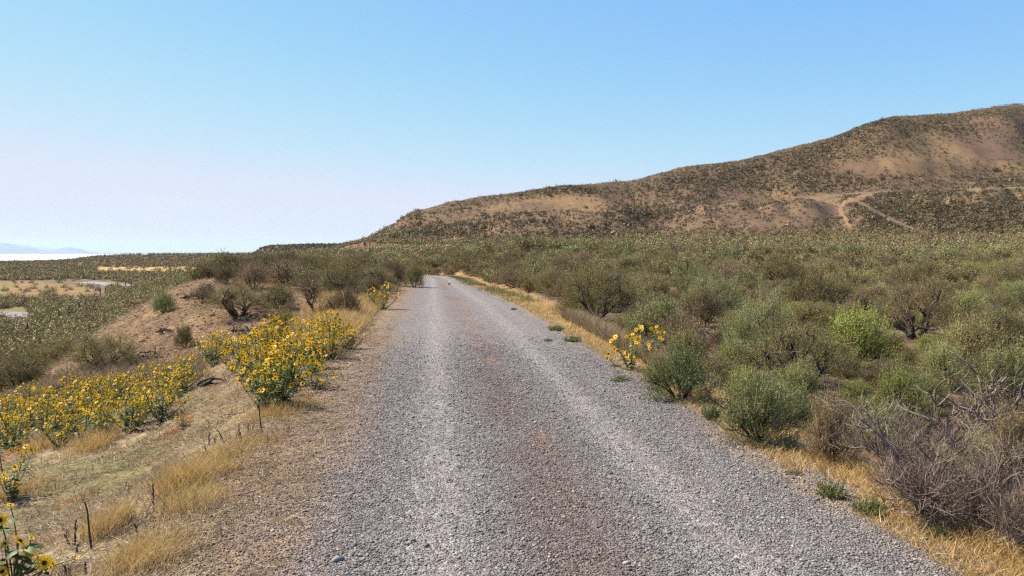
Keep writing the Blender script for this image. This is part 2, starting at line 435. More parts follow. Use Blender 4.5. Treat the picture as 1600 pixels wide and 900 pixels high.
def shrub_mass(name, pts, lod_keys, mats, label_kind='stuff'):
    """many far shrubs as one object; pts rows = x,y,z,w,h,matidx"""
    LV = []; LT = []; LM = []; LA = []; LP = []; n = 0
    for i, (x, y, z, w, h, mi) in enumerate(pts):
        v = get_var(lod_keys[i % len(lod_keys)])
        a = rng.uniform(0, 6.283); c, s = math.cos(a), math.sin(a)
        pr = rng.random()
        for part, off in (('L', 0), ('Wd', 1)):
            V, T, A = v[part]
            if part == 'Wd' and w / math.hypot(x, y) < .012: continue
            sx = w / v['W']; sz = h / v['H']
            X = (V[:, 0] * c - V[:, 1] * s) * sx + x; Y = (V[:, 0] * s + V[:, 1] * c) * sx + y; Z = V[:, 2] * sz + z
            LV.append(np.stack([X, Y, Z], 1).astype(np.float32)); LT.append(T + n); n += len(V)
            LM.append(np.full(len(T), int(mi) if off == 0 else len(mats) - 1)); LA.append(A); LP.append(np.full(len(V), pr))
    o = mk(name, np.concatenate(LV), np.concatenate(LT), mats, np.concatenate(LM), {'tint': np.concatenate(LA), 'plant': np.concatenate(LP)})
    return o

def blob_mass(name, X, Y, Z, W, H, mats, MI, nt=34, leaf=.42):
    """small far shrubs: a hemisphere of leaf clumps each"""
    n = len(X)
    d = norm(rng.normal(0, 1, (n, nt, 3))); d[..., 2] = np.abs(d[..., 2])
    r = rng.uniform(.45, 1.0, (n, nt, 1))
    lump = 1 + .3 * np.sin(d[..., 0:1] * 4 + rng.uniform(0, 6, (n, 1, 1)))
    c = d * r * lump * np.stack([W / 2, W / 2, H], 1)[:, None]
    sz = (np.minimum(W, H * 1.5) * leaf)[:, None, None]
    a = norm(rng.normal(0, 1, (n, nt, 3)) + [0, 0, .3]); b = norm(np.cross(a, d + [0, 0, .25] + rng.normal(0, .25, (n, nt, 3))))
    Vv = np.stack([c - b * sz * .32, c + b * sz * .32, c + a * sz * .8], 2)
    Vv[..., 2] = np.maximum(Vv[..., 2], -.1)
    Vv += np.stack([X, Y, Z], 1)[:, None, None]
    V = Vv.reshape(-1, 3); T = np.arange(len(V)).reshape(-1, 3)
    tint = np.repeat(rng.random((n, nt)).ravel(), 3); pl = np.repeat(rng.random(n), nt * 3)
    return mk(name, V, T, mats, np.repeat(MI, nt), {'tint': tint, 'plant': pl})

# ------------------------------------------------------------------ ground sheet
print('ground')
th = np.concatenate([np.linspace(-180, -60, 30)[:-1], np.linspace(-60, -34, 40)[:-1], np.linspace(-34, 34, 920), np.linspace(34, 60, 40)[1:], np.linspace(60, 180, 30)[1:-1]])
rr = np.concatenate([np.geomspace(.8, 60, 380)[:-1], np.geomspace(60, 200, 120)[:-1], np.geomspace(200, 560, 210)[:-1], np.geomspace(560, 3400, 100)[:-1], np.geomspace(3400, 42000, 36)])
TH, RR = np.meshgrid(np.radians(th), rr, indexing='ij')
GX = RR * np.sin(TH); GY = RR * np.cos(TH)
GZ = ground_z(GX, GY)
def poly_dist(px, py, pts):
    d = np.full(np.shape(px), 1e9)
    for (ax, ay), (bx, by) in zip(pts[:-1], pts[1:]):
        vx, vy = bx - ax, by - ay
        t = np.clip(((px - ax) * vx + (py - ay) * vy) / (vx * vx + vy * vy), 0, 1)
        d = np.minimum(d, np.hypot(px - ax - t * vx, py - ay - t * vy))
    return d
def lerp3(c, col, m): return c * (1 - m[..., None]) + np.array(col) * m[..., None]
def ground_col(x, y, z):
    u, v = to_uv(x, y); uc = u - road_c(v); r = np.hypot(x, y)
    px, py = project(x, y, z); px = np.where(y > 0, px, np.where(x > 0, 3000, -3000))
    n1 = fbm(x / 1.7, y / 1.7, 101, 4); n2 = fbm(x / .35, y / .35, 131, 3); n3 = fbm(x / 14, y / 14, 151, 4); n4 = fbm(x / 60, y / 60, 171, 4)
    c = np.broadcast_to(np.array([.17, .108, .07]), x.shape + (3,)).copy()
    c = lerp3(c, (.29, .18, .10), ss(.45, .7, n1))                      # sandy soil between the sage
    c = lerp3(c, (.19, .16, .085), ss(.5, .7, n3) * ss(50, 100, r) * .8)
    # straw slope left of the road
    ms = ss(1.0, 1.7, -uc) * (1 - ss(16, 22, v - uc * .25)) 
    straw = lerp3(np.broadcast_to(np.array([.39, .295, .155]), x.shape + (3,)), (.54, .42, .23), ss(.4, .65, n1))
    straw = lerp3(straw, (.20, .13, .08), ss(.48, .62, n2) * .75)
    straw = lerp3(straw, (.25, .27, .08), ss(.55, .67, fbm(x / 1.1 + 5, y / 1.1, 201, 3)) * .7 * ss(2.3, 3.5, -uc))
    straw = lerp3(straw, (.36, .12, .045), ss(.63, .7, fbm(x / .6 + 5, y / 1.6, 211, 3)) * .7 * ss(2, 3, -uc))
    c = c * (1 - ms[..., None]) + straw * ms[..., None]
    # bare mound
    mm = ss(15, 20, v) * (1 - ss(44, 55, v)) * ss(1.6, 2.6, -uc) * ss(-3.2, -2.0, z)
    mound = lerp3(np.broadcast_to(np.array([.34, .21, .108]), x.shape + (3,)), (.24, .15, .088), ss(.4, .6, n2 * .5 + n1 * .5))
    mound = lerp3(mound, (.44, .28, .14), ss(.52, .64, n1) * .6)
    c = c * (1 - mm[..., None]) + mound * mm[..., None]
    # verge right
    mv = ss(2.45, 2.75, uc) * (1 - ss(3.3, 4.2, uc + (n1 - .5) * 1.2)) * (1 - ss(60, 80, v))
    c = lerp3(c, (.48, .30, .13), mv * .85)
    # left valley fields
    inv = (px < 520) & (y > 45) & (y < 900)
    fld = lambda d, w: ss(0, w, d)
    orange = ss(-6, 3, 440 + px * .13 - 0 - 436 + 0 * px) * 0
    mo = ss(438, 443, py + np.maximum(px - 60, 0) * -.10) * (1 - ss(455, 468, py - np.maximum(60 - px, 0) * .05)) * (1 - ss(130, 165, px)) * inv
    c = lerp3(c, (.32, .20, .085), mo)
    c = lerp3(c, (.30, .23, .08), mo * ss(.45, .6, n3))
    mg = ss(458, 470, py) * (1 - ss(484, 500, py)) * (1 - ss(90, 150, px)) * inv
    c = lerp3(c, (.24, .20, .075), mg * .8)
    my = ss(416, 418.5, py) * (1 - ss(424, 427, py)) * ss(148, 160, px) * (1 - ss(300, 325, px)) * inv
    c = lerp3(c, (.56, .37, .13), my)
    # low bank beyond the end of the road
    mb = ss(62, 74, y) * (1 - ss(105, 125, y)) * ss(650, 680, px) * (1 - ss(770, 820, px))
    c = lerp3(c, (.34, .21, .145), mb * .9)
    # hill
    hz, t, _ = hill_z(x, y)
    mh = ss(-.04, .02, t) * ((hz > -900) & (np.abs(hz - z) < 2.5))
    hc = lerp3(np.broadcast_to(np.array([.235, .148, .082]), x.shape + (3,)), (.32, .20, .098), ss(.42, .62, fbm(x / 30, y / 30, 301, 4)))
    hc = lerp3(hc, (.20, .12, .08), ss(.5, .62, fbm(x / 18 + 40, y / 40, 311, 4)) * .8)
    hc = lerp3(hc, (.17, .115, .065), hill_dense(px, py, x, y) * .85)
    hc = lerp3(hc, (.50, .31, .09), ss(.6, .68, fbm(px / 80, py / 9, 321, 3)) * ss(.3, .4, t) * (1 - ss(.46, .54, t)) * .5)
    # bench line
    mbn = ss(.33, .36, t) * (1 - ss(.46, .50, t))
    hc = lerp3(hc, (.25, .20, .12), mbn * .85)
    tr = poly_dist(px, py, [(1375, 300), (1345, 308), (1318, 318), (1312, 328), (1322, 345), (1330, 358), (1322, 374)])
    tr2 = poly_dist(px, py, [(1335, 312), (1352, 322), (1385, 340), (1420, 356), (1460, 368)])
    mt = np.maximum((1 - ss(1.5, 5, tr)), (1 - ss(.6, 3, tr2)))
    hc = lerp3(hc, (.30, .19, .11), mt * .9)
    hc = lerp3(hc, (.225, .175, .10), (1 - ss(.8, 2.8, poly_dist(px, py, LEVEL))) * .85)
    c = c * (1 - mh[..., None]) + hc * mh[..., None]
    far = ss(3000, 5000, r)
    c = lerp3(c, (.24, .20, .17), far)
    return c
LEVEL = [(1240, 310), (1330, 303), (1420, 299), (1500, 297), (1700, 291)]
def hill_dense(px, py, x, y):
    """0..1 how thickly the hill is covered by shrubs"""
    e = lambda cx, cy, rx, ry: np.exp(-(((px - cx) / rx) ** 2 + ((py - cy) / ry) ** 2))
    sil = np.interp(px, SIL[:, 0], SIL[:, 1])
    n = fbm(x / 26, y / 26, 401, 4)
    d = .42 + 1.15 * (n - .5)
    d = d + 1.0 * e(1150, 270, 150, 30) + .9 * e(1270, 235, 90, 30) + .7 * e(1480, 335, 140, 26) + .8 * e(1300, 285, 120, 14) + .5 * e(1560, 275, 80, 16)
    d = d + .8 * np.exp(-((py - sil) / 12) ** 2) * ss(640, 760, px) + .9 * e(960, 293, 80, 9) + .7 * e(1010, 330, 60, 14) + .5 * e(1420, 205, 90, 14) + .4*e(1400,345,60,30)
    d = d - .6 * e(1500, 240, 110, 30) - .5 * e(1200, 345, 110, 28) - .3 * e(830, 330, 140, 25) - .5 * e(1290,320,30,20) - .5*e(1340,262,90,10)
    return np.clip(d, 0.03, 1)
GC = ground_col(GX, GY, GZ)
nth, nr = GX.shape
idx = np.arange(nth * nr).reshape(nth, nr)
a = idx; b = np.roll(idx, -1, 0)
Q = np.stack([a[:, :-1], a[:, 1:], b[:, 1:], b[:, :-1]], -1).reshape(-1, 4)
GV = np.stack([GX, GY, GZ], -1).reshape(-1, 3)

def ground_mat():
    m, nt, out = newmat('dry_ground')
    col = attr(nt, 'base', False)
    g = N(nt, 'ShaderNodeTexCoord')
    n = N(nt, 'ShaderNodeTexNoise'); n.inputs['Scale'].default_value = 45; n.inputs['Detail'].default_value = 6; n.inputs['Roughness'].default_value = .7
    n2 = N(nt, 'ShaderNodeTexNoise'); n2.inputs['Scale'].default_value = 3.5; n2.inputs['Detail'].default_value = 6; n2.inputs['Roughness'].default_value = .7
    n3 = N(nt, 'ShaderNodeTexNoise'); n3.inputs['Scale'].default_value = .35; n3.inputs['Detail'].default_value = 8; n3.inputs['Roughness'].default_value = .75
    for k in (n, n2, n3): nt.links.new(g.outputs['Object'], k.inputs[0])
    s = math_(nt, 'ADD', math_(nt, 'MULTIPLY', n.outputs[0], .9), math_(nt, 'MULTIPLY', n2.outputs[0], .8))
    s = math_(nt, 'ADD', s, math_(nt, 'MULTIPLY', n3.outputs[0], .9))
    s = math_(nt, 'SUBTRACT', s, .30)
    c = mixc(nt, 1.0, col, ramp(nt, s, [(.5, (.55, .53, .5)), (1.0, (1, 1, 1)), (1.0, (1.0, 1.0, 1.0))]), 'MULTIPLY')
    mr = N(nt, 'ShaderNodeMapRange'); mr.inputs[1].default_value = .6; mr.inputs[2].default_value = 1.4; mr.inputs[3].default_value = .5 * ALB; mr.inputs[4].default_value = 1.5 * ALB
    nt.links.new(s, mr.inputs[0])
    vm = N(nt, 'ShaderNodeVectorMath', operation='SCALE'); nt.links.new(col, vm.inputs[0]); nt.links.new(mr.outputs[0], vm.inputs['Scale'])
    b = N(nt, 'ShaderNodeBsdfPrincipled'); b.inputs['Roughness'].default_value = .95; b.inputs['Specular IOR Level'].default_value = .1
    nt.links.new(vm.outputs[0], b.inputs[0])
    bp = N(nt, 'ShaderNodeBump'); bp.inputs['Strength'].default_value = .6; bp.inputs['Distance'].default_value = .03
    nt.links.new(s, bp.inputs['Height']); nt.links.new(bp.outputs[0], b.inputs['Normal'])
    nt.links.new(b.outputs[0], out.inputs[0]); return m
M['ground'] = ground_mat()
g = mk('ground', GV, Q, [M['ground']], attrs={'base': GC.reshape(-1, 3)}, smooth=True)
tag(g, kind='structure')
del GX, GY, GZ, GC, GV, Q

# ------------------------------------------------------------------ gravel road
print('road')
def road_mask(u, v):
    """gravel colour by position across (u) and along (v) the road"""
    n = fbm(u / .35, v / .9, 501, 4); nb = fbm(u / .9, v / 2.2, 511, 3); nf = fbm(u / .09, v / .14, 521, 3)
    c = np.broadcast_to(np.array([.255, .217, .195]), u.shape + (3,)).copy()
    tr = np.exp(-((u - .02 - .1 * (nb - .5)) / .26) ** 2) + np.exp(-((u - 1.62 - .1 * (nb - .5)) / .24) ** 2) + .5 * np.exp(-((u - 2.15) / .15) ** 2)
    c = lerp3(c, (.35, .302, .274), np.clip(tr, 0, 1) * .8)
    mid = np.exp(-((u - .80 - .25 * (nb - .5)) / .30) ** 2) * (.35 + .9 * ss(.4, .65, n))
    c = lerp3(c, (.215, .145, .105), np.clip(mid, 0, 1) * .7)
    rust = np.exp(-((u - .95) / .12) ** 2) * ss(.5, .62, nb) * ss(.4, .6, nf)
    c = lerp3(c, (.34, .19, .12), rust * .7)
    left = ss(-.35, -1.0, u + (nb - .5) * .5 + (n - .5) * .35)
    c = lerp3(c, (.305, .192, .115), left * (.65 + .35 * ss(.35, .6, n)))
    c = lerp3(c, (.38, .245, .13), ss(-1.0, -1.5, u + (n - .5) * .6) )
    right = ss(2.35, 2.75, u + (nb - .5) * .3)
    c = lerp3(c, (.36, .26, .17), right * (.5 + .5 * ss(.4, .6, n)))
    far = ss(40, 60, v)
    return c, left, right
us = np.linspace(-1.75, 3.0, 70)
vs = np.concatenate([np.linspace(-12, 0, 40)[:-1], np.linspace(0, 2, 14)[:-1], np.geomspace(2, 95, 520)])
U, Vv = np.meshgrid(us, vs, indexing='ij')
def road_z(u, v):
    """surface of the gravel sheet: the flattened ground plus ruts"""
    base = -np.where(v > 53, .0022 * (v - 53) ** 2, 0)
    edge = ss(2.55, 3.0, u) + ss(1.35, 1.75, -u)
    rut = -.018 * np.exp(-((u - .02) / .2) ** 2) - .018 * np.exp(-((u - 1.62) / .2) ** 2)
    h = base + rut + (fbm(u / .5, v / .7, 531, 3) - .5) * .03 + (fbm(u / .11, v / .11, 541, 2) - .5) * .012
    return h, edge
hz_, ed_ = road_z(U, Vv)
RX, RY = from_uv(narrow(U, Vv) + road_c(Vv), Vv)
gz_ = ground_z(RX, RY)
RZ = np.maximum(hz_, gz_ + .004) * (1 - ed_) + (gz_ + .004) * ed_
RC, _, _ = road_mask(U, Vv)
nu, nv = U.shape
idx = np.arange(nu * nv).reshape(nu, nv)
Q = np.stack([idx[:-1, :-1], idx[1:, :-1], idx[1:, 1:], idx[:-1, 1:]], -1).reshape(-1, 4)
def gravel_mat():
    m, nt, out = newmat('gravel')
    col = attr(nt, 'base', False)
    g = N(nt, 'ShaderNodeTexCoord')
    vo = N(nt, 'ShaderNodeTexVoronoi'); vo.inputs['Scale'].default_value = 76
    vo2 = N(nt, 'ShaderNodeTexVoronoi'); vo2.inputs['Scale'].default_value = 23
    no = N(nt, 'ShaderNodeTexNoise'); no.inputs['Scale'].default_value = 9; no.inputs['Detail'].default_value = 8; no.inputs['Roughness'].default_value = .75
    for k in (vo, vo2, no): nt.links.new(g.outputs['Object'], k.inputs['Vector'])
    bw = N(nt, 'ShaderNodeRGBToBW'); nt.links.new(vo.outputs['Color'], bw.inputs[0])
    bw2 = N(nt, 'ShaderNodeRGBToBW'); nt.links.new(vo2.outputs['Color'], bw2.inputs[0])
    s = math_(nt, 'ADD', math_(nt, 'MULTIPLY', bw.outputs[0], .9), math_(nt, 'MULTIPLY', bw2.outputs[0], .55))
    s = math_(nt, 'ADD', s, math_(nt, 'MULTIPLY', no.outputs[0], .7))
    mr = N(nt, 'ShaderNodeMapRange'); mr.inputs[1].default_value = .55; mr.inputs[2].default_value = 1.6; mr.inputs[3].default_value = .25 * ALB; mr.inputs[4].default_value = 1.8 * ALB
    nt.links.new(s, mr.inputs[0])
    vm = N(nt, 'ShaderNodeVectorMath', operation='SCALE'); nt.links.new(col, vm.inputs[0]); nt.links.new(mr.outputs[0], vm.inputs['Scale'])
    b = N(nt, 'ShaderNodeBsdfPrincipled'); b.inputs['Roughness'].default_value = .8; b.inputs['Specular IOR Level'].default_value = .3
    nt.links.new(vm.outputs[0], b.inputs[0])
    h = math_(nt, 'SUBTRACT', math_(nt, 'MULTIPLY', no.outputs[0], .4), math_(nt, 'MULTIPLY', vo.outputs['Distance'], .8))
    h = math_(nt, 'SUBTRACT', h, math_(nt, 'MULTIPLY', vo2.outputs['Distance'], .9))
    bp = N(nt, 'ShaderNodeBump'); bp.inputs['Strength'].default_value = 1.0; bp.inputs['Distance'].default_value = .02
    nt.links.new(h, bp.inputs['Height']); nt.links.new(bp.outputs[0], b.inputs['Normal'])
    nt.links.new(b.outputs[0], out.inputs[0]); return m
M['gravel'] = gravel_mat()
o = mk('gravel_road', np.stack([RX, RY, RZ], -1).reshape(-1, 3), Q, [M['gravel']], attrs={'base': RC.reshape(-1, 3)}, smooth=True)
tag(o, kind='structure')

# loose stones
def stone_mat():
    m, nt, out = newmat('stone')
    col = attr(nt, 'base', False)
    b = N(nt, 'ShaderNodeBsdfPrincipled'); b.inputs['Roughness'].default_value = .7; b.inputs['Specular IOR Level'].default_value = .35
    nt.links.new(col, b.inputs[0]); nt.links.new(b.outputs[0], out.inputs[0]); return m
M['stone'] = stone_mat()
ph = (1 + 5 ** .5) / 2
ICO = norm(np.array([(-1, ph, 0), (1, ph, 0), (-1, -ph, 0), (1, -ph, 0), (0, -1, ph), (0, 1, ph), (0, -1, -ph), (0, 1, -ph), (ph, 0, -1), (ph, 0, 1), (-ph, 0, -1), (-ph, 0, 1)], float))
ICF = np.array([(0, 11, 5), (0, 5, 1), (0, 1, 7), (0, 7, 10), (0, 10, 11), (1, 5, 9), (5, 11, 4), (11, 10, 2), (10, 7, 6), (7, 1, 8), (3, 9, 4), (3, 4, 2), (3, 2, 6), (3, 6, 8), (3, 8, 9), (4, 9, 5), (2, 4, 11), (6, 2, 10), (8, 6, 7), (9, 8, 1)])
def stones(name, x, y, z, s, col, flat=.6):
    n = len(x)
    col = np.asarray(col) * ALB
    V = ICO[None] * rng.uniform(.6, 1.25, (n, 12, 1))
    V = V * np.stack([rng.uniform(.75, 1.35, n), rng.uniform(.6, 1.0, n), rng.uniform(.35, .75, n) * flat / .6], 1)[:, None]
    a = rng.uniform(0, 6.283, n); t = rng.normal(0, .35, n)
    y1 = V[..., 1] * np.cos(t)[:, None] - V[..., 2] * np.sin(t)[:, None]; z1 = V[..., 1] * np.sin(t)[:, None] + V[..., 2] * np.cos(t)[:, None]
    X = V[..., 0] * np.cos(a)[:, None] - y1 * np.sin(a)[:, None]; Y = V[..., 0] * np.sin(a)[:, None] + y1 * np.cos(a)[:, None]
    s = s[:, None] / 2
    P3 = np.stack([X * s + x[:, None], Y * s + y[:, None], z1 * s + z[:, None] + s * .22], -1)
    T = (ICF[None] + (np.arange(n) * 12)[:, None, None]).reshape(-1, 3)
    return mk(name, P3.reshape(-1, 3), T, [M['stone']], attrs={'base': np.repeat(col, 12, 0)})
def sheet_z(u, v):
    h, e = road_z(u, v); x, y = from_uv(u + road_c(v), v); g = ground_z(x, y)
    return np.maximum(h, g + .004) * (1 - e) + (g + .004) * e, x, y
ns = 260000
v_ = np.exp(rng.uniform(math.log(2.6), math.log(17), ns)); u_ = rng.uniform(-1.7, 3.0, ns)
s_ = np.exp(rng.normal(math.log(.0104), .38, ns)); s_ = np.clip(s_, .007, .036) * (1 + .05 * np.maximum(v_ - 5, 0))
c_, lf, rt = road_mask(u_, v_)
trk = np.exp(-((u_ - .02) / .22) ** 2) + np.exp(-((u_ - 1.62) / .22) ** 2)
keep = rng.random(ns) < (1 - .7 * trk) * (1 - .55 * lf) * (1 - .3 * rt) * (1 - ss(9, 17, v_))
u_, v_, s_, c_ = u_[keep], v_[keep], s_[keep], c_[keep]
z_, x_, y_ = sheet_z(u_, v_)
val = np.exp(rng.normal(-.03, .36, len(u_)))[:, None]
grey = c_.mean(1, keepdims=True); c_ = (c_ * .7 + grey * np.array([1.02, .98, .97]) * .3) * val
hot = rng.random(len(u_)) < .03; c_[hot] = np.array([.50, .38, .28]) * rng.uniform(.7, 1.3, (hot.sum(), 1))
o = stones('loose_gravel', x_, y_, z_, s_, np.clip(c_, .03, .8)); tag(o, kind='stuff', label='loose grey crushed stone lying over the gravel road')

# a few larger stones lying on the road
big = [(527, 883, .075, (.30, .30, .28), 'flat grey green stone on the brown shoulder of the road'), (978, 886, .06, (.52, .45, .38), 'pale tan stone on the gravel in the road centre'),
       (426, 838, .05, (.55, .42, .30), 'light brown stone among straw on the road shoulder'), (667, 858, .05, (.11, .11, .12), 'small dark stone lying on the light wheel track'),
       (935, 733, .07, (.20, .15, .12), 'dark brown rock lying between road gravel and right verge grass'), (1418, 812, .10, (.42, .36, .31), 'pale rock half buried in grass beside the dead grey shrub')]
for px, py, s, c, lab in big:
    if lab.startswith('dark brown'): px, py = 937, 574
    x, y, z = hit(px, py)
    o = stones('rock', np.zeros(1), np.zeros(1), np.zeros(1), np.array([s]), np.array([c]))
    o.location = (x, y, z + .012); tag(o, lab, 'rock')

# ------------------------------------------------------------------ sagebrush
print('sage')
SEEDS = {'round': [11, 12, 13, 14], 'tree': [21, 22, 23], 'upright': [31, 32, 33]}
def near_key(style, i, h, w, lod=0):
    return (SEEDS[style][i % len(SEEDS[style])], style, .75, lod) + ((2.5,) if w > 1.75 else ())
HAND = [  # px, base py, width px, height px, style, material, label, landmark name
 (1062,628,125,98,'round','sagedark','dark green sagebrush right at the verge, beside the small sunflower clump','dark green verge sagebrush'),
 (1186,694,145,122,'upright','sagegreen','silvery green upright sagebrush on the verge, with bleached sticks at its foot','silvery upright sagebrush'),
 (1300,724,100,122,'upright','brush','rusty brown and olive sagebrush on the verge next to the dead grey shrub','rusty olive sagebrush'),
 (1245,604,210,118,'tree','sage','broad tree shaped sagebrush with black branching trunk showing, behind the silvery bushes','broad tree shaped sagebrush'),
 (1335,575,130,100,'upright','yellowgreen','tall yellow green tipped sagebrush beside the broad tree shaped one','yellow green tipped sagebrush'),
 (1430,530,150,110,'tree','brush','large dark round sagebrush with thick black trunk on the flat','large dark round sagebrush'),
 (1512,575,115,90,'tree','sage','gnarled sagebrush with bare lower trunk near the frame edge','gnarled sagebrush'),
 (935,500,160,98,'round','sage','biggest sagebrush along the right verge, dark hollow base above dry grass','biggest verge sagebrush'),
 (1100,510,84,64,'round','brush','brown green rounded sagebrush standing behind the pile of bleached wood','brown green rounded sagebrush'),
 (1000,524,70,58,'round','sage','small grey sagebrush just behind the sunflower clump on the right verge','small grey sagebrush'),
 (1405,680,100,112,'upright','yellowgreen','bright yellow green sagebrush standing behind the dead grey shrub','bright yellow green sagebrush'),
 (1565,640,120,110,'upright','sagegreen','big silvery green sagebrush behind the bare white branches','big silvery sagebrush'),
 (1150,590,80,66,'upright','sagegreen','pale green sagebrush between the dark verge bush and the tree shaped one','pale green sagebrush'),
 (1475,610,90,80,'upright','sagegreen','feathery silver green sagebrush in front of the gnarled one','feathery silver sagebrush'),
 (1585,760,110,140,'round','brush','shaded brown sagebrush behind the dead shrub at the frame edge','shaded brown sagebrush'),
 (865,462,70,50,'round','sage','rounded sagebrush on the verge edge left of the biggest one','rounded verge sagebrush'),
 (800,445,60,42,'round','sage','olive sagebrush by the verge near where the road bends','olive sagebrush by the bend'),
 (257,489,44,38,'round','sagedark','lone dark green bush on the bare mound slope','lone mound bush'),
 (372,496,130,62,'tree','sage','wide spreading sagebrush with visible trunks near the mound top','wide mound sagebrush'),
 (288,545,34,42,'round','sage','small pale sagebrush at the foot of the bare mound','small mound foot sagebrush'),
 (160,578,140,66,'round','sage','broad olive sagebrush below the mound above the sunflowers','broad sagebrush below the mound'),
 (395,452,66,46,'tree','brush','grey brown sagebrush on the crest of the mound','mound crest sagebrush'),
 (352,444,40,32,'round','brush','small dark sagebrush silhouetted at the left end of the mound crest','mound end sagebrush'),
 (30,612,110,60,'round','sage','grey olive sagebrush down the slope above the golden grass','sagebrush down the slope'),
 (322,472,48,32,'round','brush','low grey brown sagebrush on the mound between the lone bush and the wide one','low mound sagebrush'),
 (436,484,64,44,'round','sage','olive sagebrush on the mound beside the little leaning tree','sagebrush beside the leaning tree'),
 (440,520,50,44,'round','sage','sagebrush directly behind the sunflower patch on the mound foot','sagebrush behind the sunflowers'),
 (648,450,40,44,'round','sage','sagebrush crowding the left edge of the road just before the bend','sagebrush crowding the road edge'),
 (612,446,60,48,'round','brush','grey brown sagebrush behind the one crowding the road edge','grey brown roadside sagebrush'),
 (538,498,66,56,'tree','brush','grey bare stemmed sagebrush above the golden grass bank','grey sagebrush above golden bank'),
]
placed = []   # x, y, radius
allbush = []
for i, (px, py, w, h, st, mt, lab, lm) in enumerate(HAND):
    x, y, z = hit(px, py); d = y
    W = w * d / F; H = h * d / F
    o = put_sage(near_key(st, i, H, W), mt, (x, y, z - .02), W, H, rng.uniform(0, 6.28))
    tag(o, lab, 'sagebrush')
    placed.append((x, y, W * .5)); allbush.append(dict(o=o, px=px, py=py - h / 2, w=w, lm=lm, x=x, y=y, hand=True))
# reserved spots: dead shrubs, wood, sunflowers
for px, py, rad in [(1480, 800, .75), (1515, 700, .5), (1097, 528, .6), (990, 578, .45), (600, 480, .6), (480, 492, .5), (1390, 790, .35), (1300, 780, .3), (1097, 540, .4), (1120, 545, .3)]:
    x, y, z = hit(px, py); placed.append((x, y, rad))

def scatter(n, region, size, minsep=.62, seed=0, maxlen=99999):
    """dart throwing in picture-weighted space; region(x,y)->prob"""
    rs = np.random.default_rng(seed); out = []
    cell = {}
    for (x, y, r) in placed: cell.setdefault((int(x // 4), int(y // 4)), []).append((x, y, r))
    X, Y = region['sample'](rs, n)
    pr = region['prob'](X, Y); k = rs.random(n) < pr; X, Y = X[k], Y[k]
    W = size(rs, X, Y)
    for x, y, w in zip(X, Y, W):
        r = w / 2 * minsep; cx, cy = int(x // 4), int(y // 4); ok = True
        for a in (-1, 0, 1):
            for b in (-1, 0, 1):
                for (qx, qy, qr) in cell.get((cx + a, cy + b), ()):
                    if (qx - x) ** 2 + (qy - y) ** 2 < (qr + r) ** 2 * .9: ok = False; break
                if not ok: break
            if not ok: break
        if ok:
            cell.setdefault((cx, cy), []).append((x, y, r)); placed.append((x, y, r)); out.append((x, y, w))
            if len(out) >= maxlen: break
    return out
def polar_sample(r0, r1, p0, p1, k=1.0):
    def f(rs, n):
        q = rs.random(n); d = (r0 ** (1 - k) + q * (r1 ** (1 - k) - r0 ** (1 - k))) ** (1 / (1 - k)) if k != 1 else r0 * (r1 / r0) ** q
        px = rs.uniform(p0, p1, n)
        return (px - 800) / F * d, d
    return f
# right hand sage flat
def prob_right(x, y):
    u, v = to_uv(x, y); uc = u - road_c(v)
    edge = 3.55 + np.interp(v, [0, 8, 14, 26, 41, 60], [.9, .5, .35, .7, -.6, -.8])
    return (uc > edge) * (1.0 - .5 * (fbm(x / 3, y / 3, 601, 2) > .62) * (y < 30))
rt = scatter(60000, dict(sample=polar_sample(4.2, 75, 640, 1760, 0.3), prob=prob_right), lambda rs, X, Y: (.7 + 1.9 * rs.random(len(X)) ** 1.6) * np.interp(Y, [5, 12, 30], [.6, .95, 1.2]), 1.04, 1)
def prob_left(x, y):
    u, v = to_uv(x, y); uc = u - road_c(v); px = 800 + F * x / y
    z = ground_z(x, y)
    p = ((-uc) > 2.1) * ((v > 24) | ((px < 240) & (z < -2.2))) * 1.0
    bare = (px > 100) & (px < 560) & (y < 31 + np.interp(px, [100, 350, 420, 560], [4, 1, -4, -8])) & (z > -2.4)
    return p * np.where(bare, 0.0, 1.0)
lf = scatter(30000, dict(sample=polar_sample(17, 75, -120, 700, 0.6), prob=prob_left), lambda rs, X, Y: rs.uniform(.8, 2.2, len(X)) * np.interp(Y, [15, 40], [1.0, 1.15]), .92, 2)
cand = []
for side, arr in (('right', rt), ('left', lf)):
    X = np.array([a[0] for a in arr]); Y = np.array([a[1] for a in arr]); Wd = np.array([a[2] for a in arr])
    Z = ground_z(X, Y)
    for x, y, z, w in zip(X, Y, Z, Wd):
        h = min(w * rng.uniform(.5, .85), rng.uniform(.8, 1.75), (EYE + (.004 if side == 'left' else .0055) * y - z) * rng.uniform(.72, 1.0))
        h = max(h, .35)
        px, py = project(x, y, z)
        cand.append((w / y * F, x, y, z, w, h, side, px, py))
cand.sort(key=lambda c: -c[0])
inview = [c for c in cand if -60 < c[7] < (1650 if c[2] > 12 else 2600)]
NEAR = inview[:265]; ids = set(id(c) for c in NEAR)
REST = [c for c in cand if id(c) not in ids]
print('near', len(NEAR), 'rest', len(REST))
MATN = {'sage': 'olive grey', 'sagegreen': 'silvery green', 'sagedark': 'dark green', 'yellowgreen': 'yellow green', 'brush': 'grey brown'}
